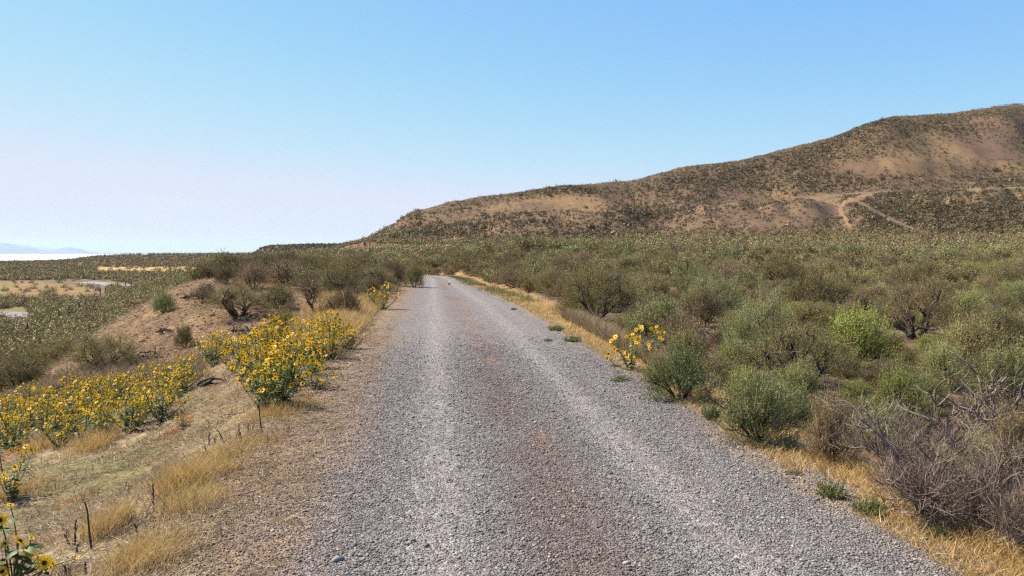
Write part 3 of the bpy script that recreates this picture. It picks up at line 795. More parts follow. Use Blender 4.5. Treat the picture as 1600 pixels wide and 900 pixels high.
for i, (wp, x, y, z, w, h, side, px, py) in enumerate(NEAR):
    if y < 13 and side == 'right': mt = rng.choice(['sagegreen', 'yellowgreen', 'sage', 'sagegreen', 'sagedark'])
    elif y < 24: mt = rng.choice(['sage', 'sage', 'brush', 'sagegreen', 'yellowgreen', 'sage'])
    else: mt = rng.choice(['sage', 'sage', 'brush', 'sage', 'sagegreen'])
    if side == 'left': mt = rng.choice(['sage', 'sage', 'sage', 'sage', 'brush'] + (['sagegreen', 'yellowgreen'] if z < -3 else []))
    st = rng.choice(['upright', 'upright', 'round'] if y < 13 else (['round', 'round', 'tree', 'upright'] if side == 'right' else ['round', 'round', 'round', 'tree']))
    lod = 0 if y < 26 else 1
    if px > 1560 and y < 9: h = min(h, .6)
    o = put_sage(near_key(st, int(rng.integers(0, 9)), h, w, lod), mt, (x, y, z - .03), w, h, rng.uniform(0, 6.28))
    allbush.append(dict(o=o, px=px, py=py - h / y * F / 2, w=wp, lm=None, x=x, y=y, hand=False, mt=mt, side=side, z=z))
# labels for the scattered bushes: by a landmark where that is unique, otherwise by stand
used = set()
marks = [b for b in allbush if b['hand']]
free = [b for b in allbush if not b['hand'] and 0 < b['px'] < 1600]
for mkb in marks:
    best = {}
    for b in free:
        if 'lab' in b: continue
        dx = b['px'] - mkb['px']; dy = b['y'] - mkb['y']; dist = math.hypot(dx, (b['py'] - mkb['py']) * 1.5)
        if dist > (mkb['w'] + b['w']) * 1.0: continue
        if abs(dx) < .35 * mkb['w']: dr = 'directly behind' if dy > 0 else 'directly in front of'
        else: dr = 'next to the right side of' if dx > 0 else 'next to the left side of'
        if dr not in best or dist < best[dr][0]: best[dr] = (dist, b)
    for dr, (dd, b) in best.items():
        if 'lab' in b: continue
        b['lab'] = f"{MATN[b['mt']]} sagebrush {dr} the {mkb['lm']}"
for b in allbush:
    if b['hand']: continue
    if 'lab' in b: tag(b['o'], b['lab'], 'sagebrush'); continue
    if b['side'] == 'right':
        zone = 'in the near rows of the flat right of the road' if b['y'] < 13 else ('in the middle of the sage flat right of the road' if b['y'] < 24 else 'far out on the sage flat below the hill')
    elif b['z'] < -2.2: zone = 'down in the valley below the mound'
    else: zone = 'in the thicket on the rise left of the road'
    lab = f"{MATN[b['mt']]} sagebrush {zone}"
    tag(b['o'], lab, 'sagebrush', lab.replace(' sagebrush ', ' sagebrushes '))
# rest of the sage as one mass
K1 = [(s, 'round', .75, 1) for s in SEEDS['round']] + [(s, 'tree', .75, 1) for s in SEEDS['tree']]
K2 = [(s, 'round', .75, 2) for s in SEEDS['round']] + [(s, 'tree', .75, 2) for s in SEEDS['tree']]
MASS = [M['sage'], M['brush'], M['sagegreen'], M['yellowgreen'], M['bark']]
rows1 = [(c[1], c[2], c[3] - .03, c[4], c[5], rng.choice([0, 0, 1, 0, 2])) for c in REST if c[2] < 36]
rows2 = [(c[1], c[2], c[3] - .03, c[4], c[5], rng.choice([0, 0, 1, 0, 2])) for c in REST if c[2] >= 36]
def prob_mid(x, y):
    px = 800 + F * x / y; u, v = to_uv(x, y); uc = u - road_c(v)
    road = (np.abs(uc - .6) < 3.2) & (v < 95)
    bank = (px > 640) & (px < 790) & (y < 125)
    return np.where(road, 0, np.where(bank, .5, 1.0))
md = scatter(36000, dict(sample=polar_sample(75, 235, 330, 1700, 0.2), prob=prob_mid), lambda rs, X, Y: rs.uniform(.9, 2.8, len(X)), .9, 3)
mx_ = np.array(md); mz = ground_z(mx_[:, 0], mx_[:, 1])
for (x, y, w), z in zip(md, mz): 
    if y < 120: rows2.append((x, y, z - .05, w, w * rng.uniform(.55, .8), rng.choice([0, 0, 1, 0, 2])))
print('tri2', get_var(K2[0])['L'][1].shape, get_var(K1[0])['L'][1].shape, get_var((11,'round',.75,0))['L'][1].shape); print('rows', len(rows1), len(rows2))
if rows1: tag(shrub_mass('sagebrush_cover', rows1, K1, MASS), kind='stuff')
tag(shrub_mass('far_sagebrush_cover', rows2, K2, MASS), kind='stuff')
far = [(x, y, z, w) for (x, y, w), z in zip(md, mz) if y >= 120]
fx = np.array(far)
blob_mass('distant_sagebrush', fx[:, 0], fx[:, 1], fx[:, 2], fx[:, 3] * 1.1, fx[:, 3] * .65, [M['farsage'], M['farbrown'], M['farsage']], rng.choice([0, 0, 1], len(fx)), 100, .17)['kind'] = 'stuff'

# valley and ridge shrubs on the left
nq = 26000
px_ = rng.uniform(-80, 660, nq); d_ = 46 * (760 / 46) ** (rng.random(nq) ** .8)
X = (px_ - 800) / F * d_; Y = d_; Z = ground_z(X, Y); PX, PY = project(X, Y, Z)
FR = [[(-40, 497), (0, 492), (38, 490)], [(128, 441), (150, 443), (175, 444), (205, 449)]]
fo = (PX < 170) & (PY > 438) & (PY < 470) & (Y > 90) & (Y < 240)
fy = (PX > 150) & (PX < 320) & (PY > 417) & (PY < 426)
rd = (poly_dist(PX, PY, FR[0]) < 9) | (poly_dist(PX, PY, FR[1]) < 5)
rd2 = poly_dist(PX, PY - 0, [(15, 503), (45, 496)]) < 7
uu, vv = to_uv(X, Y); uc = uu - road_c(vv)
keep = ~rd & ~rd2 & (rng.random(nq) > np.where(fo, .96, 0)) & (rng.random(nq) > np.where(fy, .93, 0)) & (rng.random(nq) < .45 + .9 * fbm(X / 18, Y / 18, 701, 3) - .1) & ((np.abs(uc) > 5) | (vv > 90))
keep &= ~((Y < 75) & (PX > 560)) & ~((Z > -1.2) & (Y < 60))
X, Y, Z, PX = X[keep], Y[keep], Z[keep], PX[keep]
Wd = rng.uniform(.8, 2.0, len(X)) * np.interp(Y, [50, 200, 700], [1, 1.1, 1.9])
mi = rng.choice([0, 0, 0, 1, 1, 0, 3, 2], len(X)); mi = np.where((Y > 300) & (mi > 1), 1, mi)
nr_ = Y < 170
blob_mass('valley_shrubs', X[nr_], Y[nr_], Z[nr_], Wd[nr_], Wd[nr_] * .62, [M['farsage'], M['farbrown'], M['farsage'], M['faryellow']], mi[nr_], 260, .12)['kind'] = 'stuff'
blob_mass('ridge_shrubs', X[~nr_], Y[~nr_], Z[~nr_], Wd[~nr_], Wd[~nr_] * .6, [M['farsage'], M['farbrown'], M['farsage'], M['faryellow']], mi[~nr_], 60, .24)['kind'] = 'stuff'
# hill shrubs
nq = 170000
px_ = rng.uniform(540, 1700, nq); q = rng.random(nq); d_ = 225 + q * 290
X = (px_ - 800) / F * d_; Y = d_; Z = ground_z(X, Y); PX, PY = project(X, Y, Z)
hz, t, _ = hill_z(X, Y)
dens = hill_dense(PX, PY, X, Y) * (1 - .6 * ss(.35, .37, t) * (1 - ss(.44, .47, t)))
tr = np.minimum(poly_dist(PX, PY, [(1375, 300), (1345, 308), (1318, 318), (1312, 328), (1322, 345), (1330, 358), (1322, 374)]), poly_dist(PX, PY, [(1335, 312), (1352, 322), (1385, 340), (1420, 356), (1460, 368)]))
lv_ = poly_dist(PX, PY, LEVEL)
keep = (lv_ > 1.8) & (t > -.05) & (t < 1.06) & (rng.random(nq) < dens * .70) & (tr > 3)
X, Y, Z, dens = X[keep], Y[keep], Z[keep], dens[keep]
th_ = t[keep]
Wd = np.exp(rng.normal(math.log(.9), .42, len(X))) * (1 - .3 * ss(.85, 1, th_)) * np.interp(dens, [0, 1], [.9, 1.15])
print('hill shrubs', len(X))
blob_mass('hillside_shrubs', X, Y, Z, Wd, Wd * (.55 - .2 * ss(.85, 1, th_)), [M['hillshrub']], np.zeros(len(X), int), 22, .36)['kind'] = 'stuff'
# mesa / far shrubs
nq = 5000
px_ = rng.uniform(380, 620, nq); d_ = rng.uniform(480, 640, nq)
X = (px_ - 800) / F * d_; Y = d_; Z = ground_z(X, Y)
Wd = rng.uniform(1.2, 2.6, nq)
blob_mass('mesa_shrubs', X, Y, Z, Wd, Wd * .6, [M['hillshrub']], np.zeros(nq, int), 22, .45)['kind'] = 'stuff'

# dead shrubs
def dead_shrub(name, seed, px, py, w, h, mat, label, cat, spec, nst=7, rise=.55, rad=.022, fine=0, lay=None, Wm=None, Hm=None):
    rs = np.random.default_rng(seed); b = Buf(); tips = []
    for k in range(nst):
        a = k / nst * 2 * math.pi + rs.normal(0, .3); s = rs.uniform(.4, 1.0)
        d = np.array([math.cos(a) * s, math.sin(a) * s, rise * rs.uniform(.4, 1.5)])
        branch_tree(b, rs, (0, 0, 0), d, .4 * rs.uniform(.75, 1.2), rad, 0, spec, tips)
    V, T, _, A = b.get()
    x, y, z = hit(px, py)
    W = Wm or w * y / F; H = Hm or h * y / F
    ex = np.percentile(np.abs(V[:, 0]), 97) * 2; ez = np.percentile(V[:, 2], 98)
    V = V * [W / ex, W / ex, H / ez]
    root = empty(name, (x, y, z - .02))
    tag(root, label, cat)
    tw = Buf()
    o1 = mk('trunk', V, T, [M[mat]], attrs={'tint': A}, parent=root)
    if fine:
        tp = np.array([t[0] for t in tips]) * [W / ex, W / ex, H / ez]; td = np.array([t[1] for t in tips])
        n = len(tp) * fine
        P0 = np.repeat(tp, fine, 0) + rs.normal(0, .02, (n, 3)); D = norm(np.repeat(td, fine, 0) + rs.normal(0, .45, (n, 3)) + [0, 0, .35])
        L = rs.uniform(.06, .2, n)[:, None]; side = norm(np.cross(D, rs.normal(0, 1, (n, 3)))) * .0014
        mid = P0 + D * L * .5 + rs.normal(0, .012, (n, 3)); end = P0 + D * L + rs.normal(0, .02, (n, 3))
        V = np.stack([P0 - side, P0 + side, mid + side * .7, mid - side * .7, end], 1).reshape(-1, 3)
        i = (np.arange(n) * 5)[:, None]
        T = np.concatenate([i + [0, 1, 2], i + [0, 2, 3], i + [3, 2, 4]])
        V[:, 2] = np.maximum(V[:, 2], .01)
        mk('twigs', V, T, [M['deadtwig']], attrs={'tint': np.repeat(rs.random(n), 5)}, parent=root)
    return root
DS = dict(gnarl=.15, up=.07, taper=.66, minr=0, sides=[6, 5, 4, 3], levels=[(4, .68, .6), (5, .62, .65), (4, .55, .6)])
dead_shrub('dead_shrub', 5, 1462, 806, 225, 140, 'deadwood', 'dead leafless grey shrub of fine tangled twigs on the verge', 'dead shrub', DS, 9, .6, .022, 9)
dead_shrub('dead_shrub', 9, 1515, 720, 210, 145, 'deadwood', 'bare dead shrub with long pale upswept branches behind the tangled grey one', 'dead shrub', dict(DS, levels=[(4, .75, .5), (4, .65, .6), (3, .5, .5)], up=.12), 6, 1.0, .022, 3)
dead_shrub('dead_shrub', 15, 1580, 860, 150, 90, 'deadtwig', 'low dead brown shrub by the frame edge below the grey one', 'dead shrub', DS, 7, .5, .012, 7)
# leaning little tree on the mound
dt = dict(gnarl=.16, up=.1, taper=.7, minr=0, sides=[6, 5, 4, 3], levels=[(5, .5, .6), (4, .55, .7), (3, .5, .6)])
def mound_tree():
    rs = np.random.default_rng(3); b = Buf(); tips = []
    branch_tree(b, rs, (0, 0, 0), (-.5, 0, 1), .75, .04, 0, dt, tips)
    V, T, _, A = b.get(); x, y, z = hit(492, 495); k = 62 * y / F / max(t[0][2] for t in tips)
    V = V * k; root = empty('small_tree', (x, y, z - .02)); tag(root, 'small leaning tree like sagebrush with one bare dark trunk on the mound', 'tree')
    mk('trunk', V, T, [M['bark']], attrs={'tint': A}, parent=root)
    tp = np.array([t[0] for t in tips]) * k; td = np.array([t[1] for t in tips])
    V, T, a = leaves(rs, tp, td, 7, .2, 7, .05, .013)
    mk('crown', V, T, [M['brush']], attrs={'tint': a, 'plant': np.zeros(len(a))}, parent=root)
mound_tree()
# fallen wood
def fallen(seed, px, py, wpx, mat, label, arch=.3, nb=3, rad=.03, name='fallen_branch', rz=None):
    rs = np.random.default_rng(seed); b = Buf(); x, y, z = hit(px, py); L = wpx * y / F
    for k in range(nb):
        n = 8; t = np.linspace(-.5, .5, n); a = rs.normal(0, .45) if rz is None else rz + rs.normal(0, .25)
        off = rs.normal(0, .08, 2) * L
        pts = np.stack([t * L * math.cos(a) + off[0], t * L * math.sin(a) * .8 + off[1], rad + arch * L * (1 - (2 * t) ** 2) * rs.uniform(.1, 1)], 1) + rs.normal(0, .022 * L, (n, 3))
        pts[:, 2] = np.maximum(pts[:, 2], rad * .6)
        tube(b, pts, np.linspace(rad, rad * .35, n) * rs.uniform(.6, 1.1), 6, 0, rs.random())
        for q in range(5):
            i = rs.integers(1, n - 1); d = norm(rs.normal(0, 1, 3) + [0, 0, .6]); m_ = 5
            pp = pts[i] + d * np.linspace(0, L * rs.uniform(.12, .35), m_)[:, None] + np.cumsum(rs.normal(0, .012 * L, (m_, 3)), 0)
            pp[0] = pts[i]; pp[:, 2] = np.maximum(pp[:, 2], .006)
            tube(b, pp, np.linspace(rad * .45, rad * .12, m_), 4, 0, rs.random())
    V, T, _, A = b.get()
    o = mk(name, V, T, [M[mat]], attrs={'tint': A}, loc=(x, y, z)); tag(o, label, 'dead wood'); return o
fallen(1, 1097, 530, 60, 'bleached', 'bleached twisted dead branches lying on bare soil between sagebrushes', .22, 5, .035, 'dead_branch')
fallen(2, 336, 604, 50, 'darkwood', 'dark twisted dead branch between the two sunflower patches', .3, 5, .022, 'dead_branch')
fallen(3, 93, 624, 34, 'darkwood', 'arched dark dead branch rising among the sunflowers of the lower patch', .5, 4, .028, 'dead_branch')
fallen(4, 232, 562, 50, 'darkwood', 'long arched dark branch lying at the foot of the bare mound', .2, 3, .024, 'dead_branch')
fallen(5, 385, 520, 44, 'deadtwig', 'dark brown log lying on the mound behind the sunflowers', .12, 3, .05, 'dead_branch')
fallen(6, 258, 520, 26, 'darkwood', 'small heap of dead twigs on the bare mound slope', .25, 6, .02, 'dead_branch')
fallen(7, 1240, 700, 62, 'bleached', 'bleached sticks under the silvery upright sagebrush', .1, 5, .014, 'dead_branch')
fallen(8, 1180, 668, 70, 'bleached', 'long pale stick along the edge of the verge grass', .04, 1, .008, 'dead_branch', rz=-.7)
fallen(9, 1400, 800, 80, 'deadwood', 'brown dry stems tangled on the verge before the dead shrub', .12, 7, .008, 'dead_branch', rz=-.4)
fallen(10, 715, 812, 10, 'bleached', 'tiny forked white twig lying on the gravel', .05, 1, .003, 'twig', rz=.6)
fallen(11, 365, 650, 30, 'bleached', 'bleached twigs lying on straw slope under the nearest sunflowers', .2, 5, .006, 'dead_branch')
fallen(12, 1048, 540, 40, 'darkwood', 'dark dead stump branches behind the sunflower clump on the right verge', .45, 6, .03, 'dead_branch')
fallen(13, 140, 880, 26, 'bleached', 'short weathered stick lying on the straw slope near the nearest sunflower', .05, 1, .006, 'dead_branch', rz=.8)
fallen(14, 305, 468, 36, 'darkwood', 'dead twigs on the crest of the bare mound', .2, 5, .025, 'dead_branch')

# dead stalks standing in the slope
ST = [(409,676,46,-4),(374,684,23,0),(377,694,17,-1),(326,697,20,1),(336,696,11,-1),(388,678,16,-1),(395,675,11,0),(398,667,7,-2),(401,666,8,1),(324,712,14,-4),(319,719,11,0),
      (143,861,78,-7),(117,855,40,0),(108,851,18,-6),(132,843,20,0),(120,865,12,0),(103,902,17,-1),(111,902,16,-3),(133,896,18,0),(275,746,21,-1),(275,760,28,-7),(218,841,22,-8),(240,801,44,0),(350,690,20,-9),(196,768,16,2)]
for i, (px, py, h, lean) in enumerate(ST):
    x, y, z = hit(px, py); H = h * y / F; b = Buf(); n = 6; t = np.linspace(-.05, 1, n)
    pts = np.stack([lean * y / F * t, rng.normal(0, .01) * t, H * t], 1) + rng.normal(0, .0025, (n, 3)) * t[:, None]
    tube(b, pts, np.linspace(.0065, .004, n) * rng.uniform(.8, 1.3), 5, 0, rng.random())
    if rng.random() < .5: tube(b, [pts[3], pts[3] + [rng.uniform(-.03, .03), .005, .035]], [.004, .0015], 4, 0, .4)
    V, T, _, A = b.get(); o = mk('dry_stalk', V, T, [M['darkwood']], attrs={'tint': A}, loc=(x, y, z))
    if i == 0: tag(o, 'tall thin brown stalk standing just under the nearest roadside sunflowers', 'stalk')
    elif i == 11: tag(o, 'tallest dry reddish stalk standing low on the straw slope', 'stalk')
    elif i == 22: tag(o, 'solitary tall dry stalk midway along the straw slope', 'stalk')
    else:
        k = 'upper straw slope below the sunflowers' if py < 725 else ('lower straw slope near the nearest sunflower' if px < 160 else 'middle of the straw slope')
        tag(o, 'short broken dry stalk on the ' + k, 'stalk', 'broken stalks on the ' + k)

# ------------------------------------------------------------------ sunflowers
print('sunflowers')
def head_mesh(R_, seed):
    rs = np.random.default_rng(seed); b = Buf(); n = 15
    for k in range(n):
        a = k / n * 2 * math.pi + rs.normal(0, .06); L = R_ * rs.uniform(.85, 1.12); w = R_ * .25; r0 = R_ * .26
        c, s = math.cos(a), math.sin(a); zz = rs.normal(.0, .1) * R_
        P_ = [(r0, -w * .5, 0), (r0, w * .5, 0), (L * .62, w * .95, zz * .4 + .05 * R_), (L * .62, -w * .95, zz * .4 + .05 * R_), (L, 0, zz)]
        V = [(x * c - y * s, x * s + y * c, z) for x, y, z in P_]
        b.add(V, [(0, 1, 2), (0, 2, 3), (3, 2, 4)], 0, rs.random())
    return b.get()
def disc_mesh(R_):
    V = []; T = []; n = 12; prof = [(.29, .0), (.28, .10), (.19, .16), (0, .12)]
    for r, z in prof[:-1]:
        for k in range(n): V.append((r * R_ * math.cos(k / n * 6.2832), r * R_ * math.sin(k / n * 6.2832), z * R_ ))
    V.append((0, 0, .12 * R_)); c = len(V) - 1; V.append((0, 0, -.12 * R_)); c2 = len(V) - 1
    for j in range(2):
        for k in range(n):
            a, b_ = j * n + k, j * n + (k + 1) % n; T += [(a, b_, b_ + n), (a, b_ + n, a + n)]
    for k in range(n): T.append((2 * n + k, 2 * n + (k + 1) % n, c)); T.append(((k + 1) % n, k, c2))
    V = np.array(V, float); r = np.hypot(V[:, 0], V[:, 1]) / (R_ * .29)
    return V, np.array(T), ss(.7, 1.0, r) * .9
def leaf_shape(b, rs, p, d, L):
    side = norm(np.cross(d, [0, 0, 1.]) + rs.normal(0, .15, 3)); upv = np.cross(side, d); w = L * .38
    q = [p, p + d * L * .35 + side * w - upv * .1 * L, p + d * L * .35 - side * w - upv * .1 * L, p + d * L * .42, p + d * L - upv * L * .22]
    q.insert(3, p + d * L * .7 + side * w * .6 - upv * .15 * L); q.insert(4, p + d * L * .7 - side * w * .6 - upv * .15 * L)
    # 0 base,1 R1,2 L1,3 R2,4 L2,5 mid,6 tip
    b.add(q, [(0, 1, 5), (0, 5, 2), (1, 3, 5), (5, 4, 2), (3, 6, 5), (5, 6, 4)], 0, rs.random())
HV = [head_mesh(.038, s) for s in range(4)]; DV = disc_mesh(.038)
HME = []; 
def as_mesh(name, V, T, mat, A):
    o = mk(name, V, T, [mat], attrs={'tint': A, 'plant': np.zeros(len(V))}); me = o.data; bpy.data.objects.remove(o); return me
HME = [as_mesh('flower_head', v[0], v[1], M['petal'], v[3]) for v in HV]
DME = as_mesh('flower_disc', DV[0], DV[1], M['disc'], DV[2])
def face_quat(d, rs):
    return Vector(d).to_track_quat('Z', 'Y') @ Quaternion((0, 0, 1), rs.uniform(0, 6.28))
def sunflower_proto(seed, H, W, nh, leafy=1.0):
    rs = np.random.default_rng(seed); st = Buf(); lf_ = Buf()
    root = empty('sunflower')
    heads = []
    nst = max(4, nh // 3)
    for k in range(nst):
        a = k / nst * 6.283 * 2.4 + rs.normal(0, .3); s = rs.uniform(.1, 1) * W / 2
        top = np.array([math.cos(a) * s, math.sin(a) * s, H * (1 - .5 * (s / (W / 2)) ** 2) * rs.uniform(.72, 1.0)])
        mid = top * [.7, .7, .5] + rs.normal(0, .02, 3); t = np.linspace(0, 1, 7)[:, None]
        pts = 2 * (1 - t) * t * mid + t * t * top
        tube(st, pts, np.linspace(.0065, .003, 7), 4, 0, rs.random())
        for j in range(int(13 * leafy)):
            f = rs.uniform(.08, .97); p = 2 * (1 - f) * f * mid + f * f * top
            an = rs.uniform(0, 6.283); d = norm(np.array([math.cos(an), math.sin(an), rs.uniform(-.35, .45)]))
            leaf_shape(lf_, rs, p + d * .01, d, rs.uniform(.045, .105) * (1.15 - .5 * f))
        for j in range(max(1, int(round(nh / nst)))):
            f = rs.uniform(.35, 1.0) if j else 1.0; p = 2 * (1 - f) * f * mid + f * f * top
            an = rs.uniform(0, 6.283); e = p + np.array([math.cos(an) * .09, math.sin(an) * .09, rs.uniform(.02, .12)]) * (1 if j else .3) * rs.uniform(.6, 1.5)
            m2 = (p + e) / 2 + [0, 0, -.01]
            tube(st, [p, m2, e], [.003, .0026, .0026], 3, 0, rs.random())
            leaf_shape(lf_, rs, m2, norm(rs.normal(0, 1, 3) + [0, 0, .1]), rs.uniform(.02, .045))
            heads.append(e)
    V, T, _, A = st.get(); s1 = mk('stalk', V, T, [M['stem']], attrs={'tint': A, 'plant': np.zeros(len(A))}, parent=root); kid(root, s1)
    V, T, _, A = lf_.get(); s2 = mk('foliage', V, T, [M['sfleaf']], attrs={'tint': A, 'plant': np.zeros(len(A))}, parent=root); kid(root, s2)
    for e in heads:
        d = norm(np.array([-.15, -.75, .35]) + rs.normal(0, .42, 3)); 
        h = bpy.data.objects.new('flower_head', HME[rs.integers(0, 4)]); COL.objects.link(h); h.parent = root
        h.location = e + d * .004; h.rotation_mode = 'QUATERNION'; h.rotation_quaternion = face_quat(d, rs); k = rs.uniform(.72, 1.15); 
        if rs.random() < .2: k *= rs.uniform(.45, .7)
        h.scale = (k, k, k)
        c = bpy.data.objects.new('flower_disc', DME); COL.objects.link(c); c.parent = h
        kid(root, h); kid(h, c)
    return root
SFP = [[sunflower_proto(100 + k, .82, .85, nh), False] for k, nh in enumerate([32, 40, 34, 42, 32])]
def put_sf(i, x, y, z, s, label, group=None, rz=None):
    p = SFP[i % len(SFP)]
    o = p[0] if not p[1] else copy_tree(p[0]); p[1] = True
    o.location = (x, y, z - .01); o.scale = (s * rng.uniform(.85, 1.2), s * rng.uniform(.85, 1.2), s * rng.uniform(.85, 1.1)); o.rotation_euler = (rng.normal(0, .12), rng.normal(0, .12), rng.uniform(-.5, .5) if rz is None else rz)
    tag(o, label, 'sunflower', group); return o
def inpoly(px, py, poly):
    c = False; n = len(poly)
    for i in range(n):
        (x1, y1), (x2, y2) = poly[i], poly[(i + 1) % n]
        if (y1 > py) != (y2 > py) and px < (x2 - x1) * (py - y1) / (y2 - y1) + x1: c = not c
    return c
def patch(poly, n, sep, smin, smax, label, group, seed):
    rs = random.Random(seed); pts = []; k = 0
    xs = [p[0] for p in poly]; ys = [p[1] for p in poly]
    while len(pts) < n and k < 4000:
        k += 1; px = rs.uniform(min(xs), max(xs)); py = rs.uniform(min(ys), max(ys))
        if not inpoly(px, py, poly): continue
        x, y, z = hit(px, py)
        if any((x - a) ** 2 + (y - b) ** 2 < sep ** 2 for a, b in pts): continue
        pts.append((x, y)); put_sf(len(pts), x, y, z, rs.uniform(smin, smax), label, group)
    print('patch', len(pts))
patch([(415, 628), (470, 604), (520, 572), (535, 545), (500, 530), (450, 535), (395, 540), (345, 545), (312, 556), (318, 590), (395, 598)], 34, .30, .62, .92,
      'wild sunflower in the dense patch on the upper slope beside the road shoulder', 'sunflowers of the upper patch', 5)
patch([(-20, 712), (60, 706), (130, 696), (200, 690), (250, 672), (262, 640), (318, 606), (300, 592), (240, 600), (150, 618), (60, 640), (-20, 655)], 66, .30, .5, .78,
      'wild sunflower in the lower patch spread down the straw slope', 'sunflowers of the lower patch', 6)
for px, py, s, lab in [(436, 640, .95, 'nearest sunflower of the upper patch, standing tallest at its lower corner'), (412, 640, .8, 'leafy sunflower leaning left at the lower corner of the upper patch'),
                       (490, 612, .62, 'short sunflower at the shoulder side of the upper patch'),
                       (598, 485, 1.05, 'lone bushy sunflower beside the road before the bend'),
                       (583, 482, .8, 'smaller sunflower leaning against the lone bushy one by the bend'),
                       (985, 580, .95, 'sunflower growing on the right verge between dry grass and dark sagebrush'),
                       (1015, 568, .85, 'second sunflower on the right verge, closer to the dead stump'),
                       (286, 672, .28, 'tiny isolated sunflower on the straw slope'), (15, 782, .85, 'sunflower group alone by the frame edge below the lower patch'),
                       (548, 548, .55, 'small sunflower reaching out toward the golden grass bank')]:
    x, y, z = hit(px, py); put_sf(int(px), x, y, z, s, lab)
# closest plant: low, sparse, large blooms
def close_sf():
    rs = np.random.default_rng(44); root = empty('sunflower', hit(22, 935)); x0, y0, z0 = root.location
    tag(root, 'closest sunflower with large blooms and broad leaves at the frame corner', 'sunflower')
    st = Buf(); lf_ = Buf(); y = y0
    H = [(0, 813, 1.0), (30, 846, 1.15), (44, 862, 1.15), (22, 866, .7), (69, 880, 1.05), (60, 871, .8), (49, 841, .4), (16, 790, .5), (3, 893, 1.0), (84, 880, .5), (122, 872, .3), (8, 850, .6), (35, 873, .35)]
    for i, (px, py, s) in enumerate(H):
        d = ray(px, py); t = (y + rs.normal(0, .05)) / d[1]; e = np.array([d[0] * t - x0, d[1] * t - y0, EYE + d[2] * t - z0])
        mid = e * [.3, .3, .55] + rs.normal(0, .03, 3); tt = np.linspace(0, 1, 8)[:, None]; pts = 2 * (1 - tt) * tt * mid + tt * tt * e
        tube(st, pts, np.linspace(.005, .0025, 8), 5, 0, rs.random())
        for j in range(5):
            f = rs.uniform(.3, .97); p = 2 * (1 - f) * f * mid + f * f * e; an = rs.uniform(0, 6.283)
            dd = norm(np.array([math.cos(an), math.sin(an), rs.uniform(-.3, .3)])); leaf_shape(lf_, rs, p, dd, rs.uniform(.035, .085))
        fd = norm(np.array([.25, -.6, .5]) + rs.normal(0, .35, 3))
        h = bpy.data.objects.new('flower_head', HME[i % 4]); COL.objects.link(h); h.parent = root; h.location = e + fd * .004
        h.rotation_mode = 'QUATERNION'; h.rotation_quaternion = face_quat(fd, rs); h.scale = (s,) * 3
        c = bpy.data.objects.new('flower_disc', DME); COL.objects.link(c); c.parent = h
    V, T, _, A = st.get(); mk('stalk', V, T, [M['stem']], attrs={'tint': A}, parent=root)
    V, T, _, A = lf_.get(); mk('foliage', V, T, [M['sfleaf']], attrs={'tint': A}, parent=root)
close_sf()

# ------------------------------------------------------------------ grass (stuff)
print('grass')
def blades(rs, x, y, z, L, w, lean, curve, up=1.0, lay=0.0):
    n = len(x); a = rs.uniform(0, 6.283, n)
    h = np.stack([np.cos(a), np.sin(a), np.zeros(n)], 1)
    D = norm(h * (lean * rs.uniform(.3, 1.5, n))[:, None] + [0, 0, 1.0 * up])
    s = norm(np.cross(D, rs.normal(0, 1, (n, 3)))) * (w * rs.uniform(.7, 1.3, n))[:, None] / 2
    P0 = np.stack([x, y, z], 1); L = L[:, None]
    mid = P0 + D * L * .55; end = mid + norm(D + h * curve) * L * .5 + rs.normal(0, .01, (n, 3))
    V = np.stack([P0 - s, P0 + s, mid + s * .8, mid - s * .8, end], 1).reshape(-1, 3)
    i = (np.arange(n) * 5)[:, None]
    T = np.concatenate([i + [0, 1, 2], i + [0, 2, 3], i + [3, 2, 4]])
    return V, T, np.repeat(rs.random(n), 5)
def tufts(specs, name, mat, seed):
    """specs: (px, py, spread px, count, height m, width, lean)"""
    rs = np.random.default_rng(seed); Vs = []; Ts = []; As = []; n = 0
    for (px, py, sx, sy, cnt, H, w, lean) in specs:
        x, y, z = hit(px, py); k = y / F
        xx = x + rs.normal(0, sx * k * .5, cnt); yy = y + rs.normal(0, sy, cnt)
        zz = ground_z(xx, yy); V, T, A = blades(rs, xx, yy, zz - .01, H * rs.uniform(.45, 1.15, cnt), w, lean, .5)
        Vs.append(V); Ts.append(T + n); As.append(np.clip(A * .6 + rs.random() * .4, 0, 1)); n += len(V)
    o = mk(name, np.concatenate(Vs), np.concatenate(Ts), [M[mat]], attrs={'tint': np.concatenate(As), 'plant': np.zeros(n)})
    return tag(o, kind='stuff')
# matted straw on the slope
rs = np.random.default_rng(77)
def slope_pts(n, u0, u1, v0, v1, k=1):
    v = np.exp(rs.uniform(math.log(v0), math.log(v1), n)); u = rs.uniform(u0, u1, n); x, y = from_uv(u + road_c(v), v); return u, v, x, y
n = 170000
u, v, x, y = slope_pts(n, -8.5, -.8, 2.6, 24)
kp = rs.random(n) < np.where(u > -1.5, .12 + .6 * (fbm(x / .3, y / .3, 801, 3) > .52), 1) * np.where((v > 17) & (u > -3), 1, 1) * (1 - ss(17, 22, v)) ; kp |= (u > -3.4) & (u < -1.3) & (rs.random(n) < .6)
u, v, x, y = u[kp], v[kp], x[kp], y[kp]; n = len(x)
z = ground_z(x, y); 
zr, _, _ = sheet_z(u, v); z = np.where(u > -1.7, np.maximum(z, zr), z)
L = rs.uniform(.04, .16, n); a = rs.uniform(0, 6.283, n); D = np.stack([np.cos(a), np.sin(a), rs.normal(.02, .22, n)], 1)
wd = .0022 * (1 + v / 9)
s = norm(np.cross(D, [0, 0, 1.]) + rs.normal(0, .5, (n, 3))) * wd[:, None] / 2; P0 = np.stack([x, y, z + rs.uniform(0, .025, n)], 1)
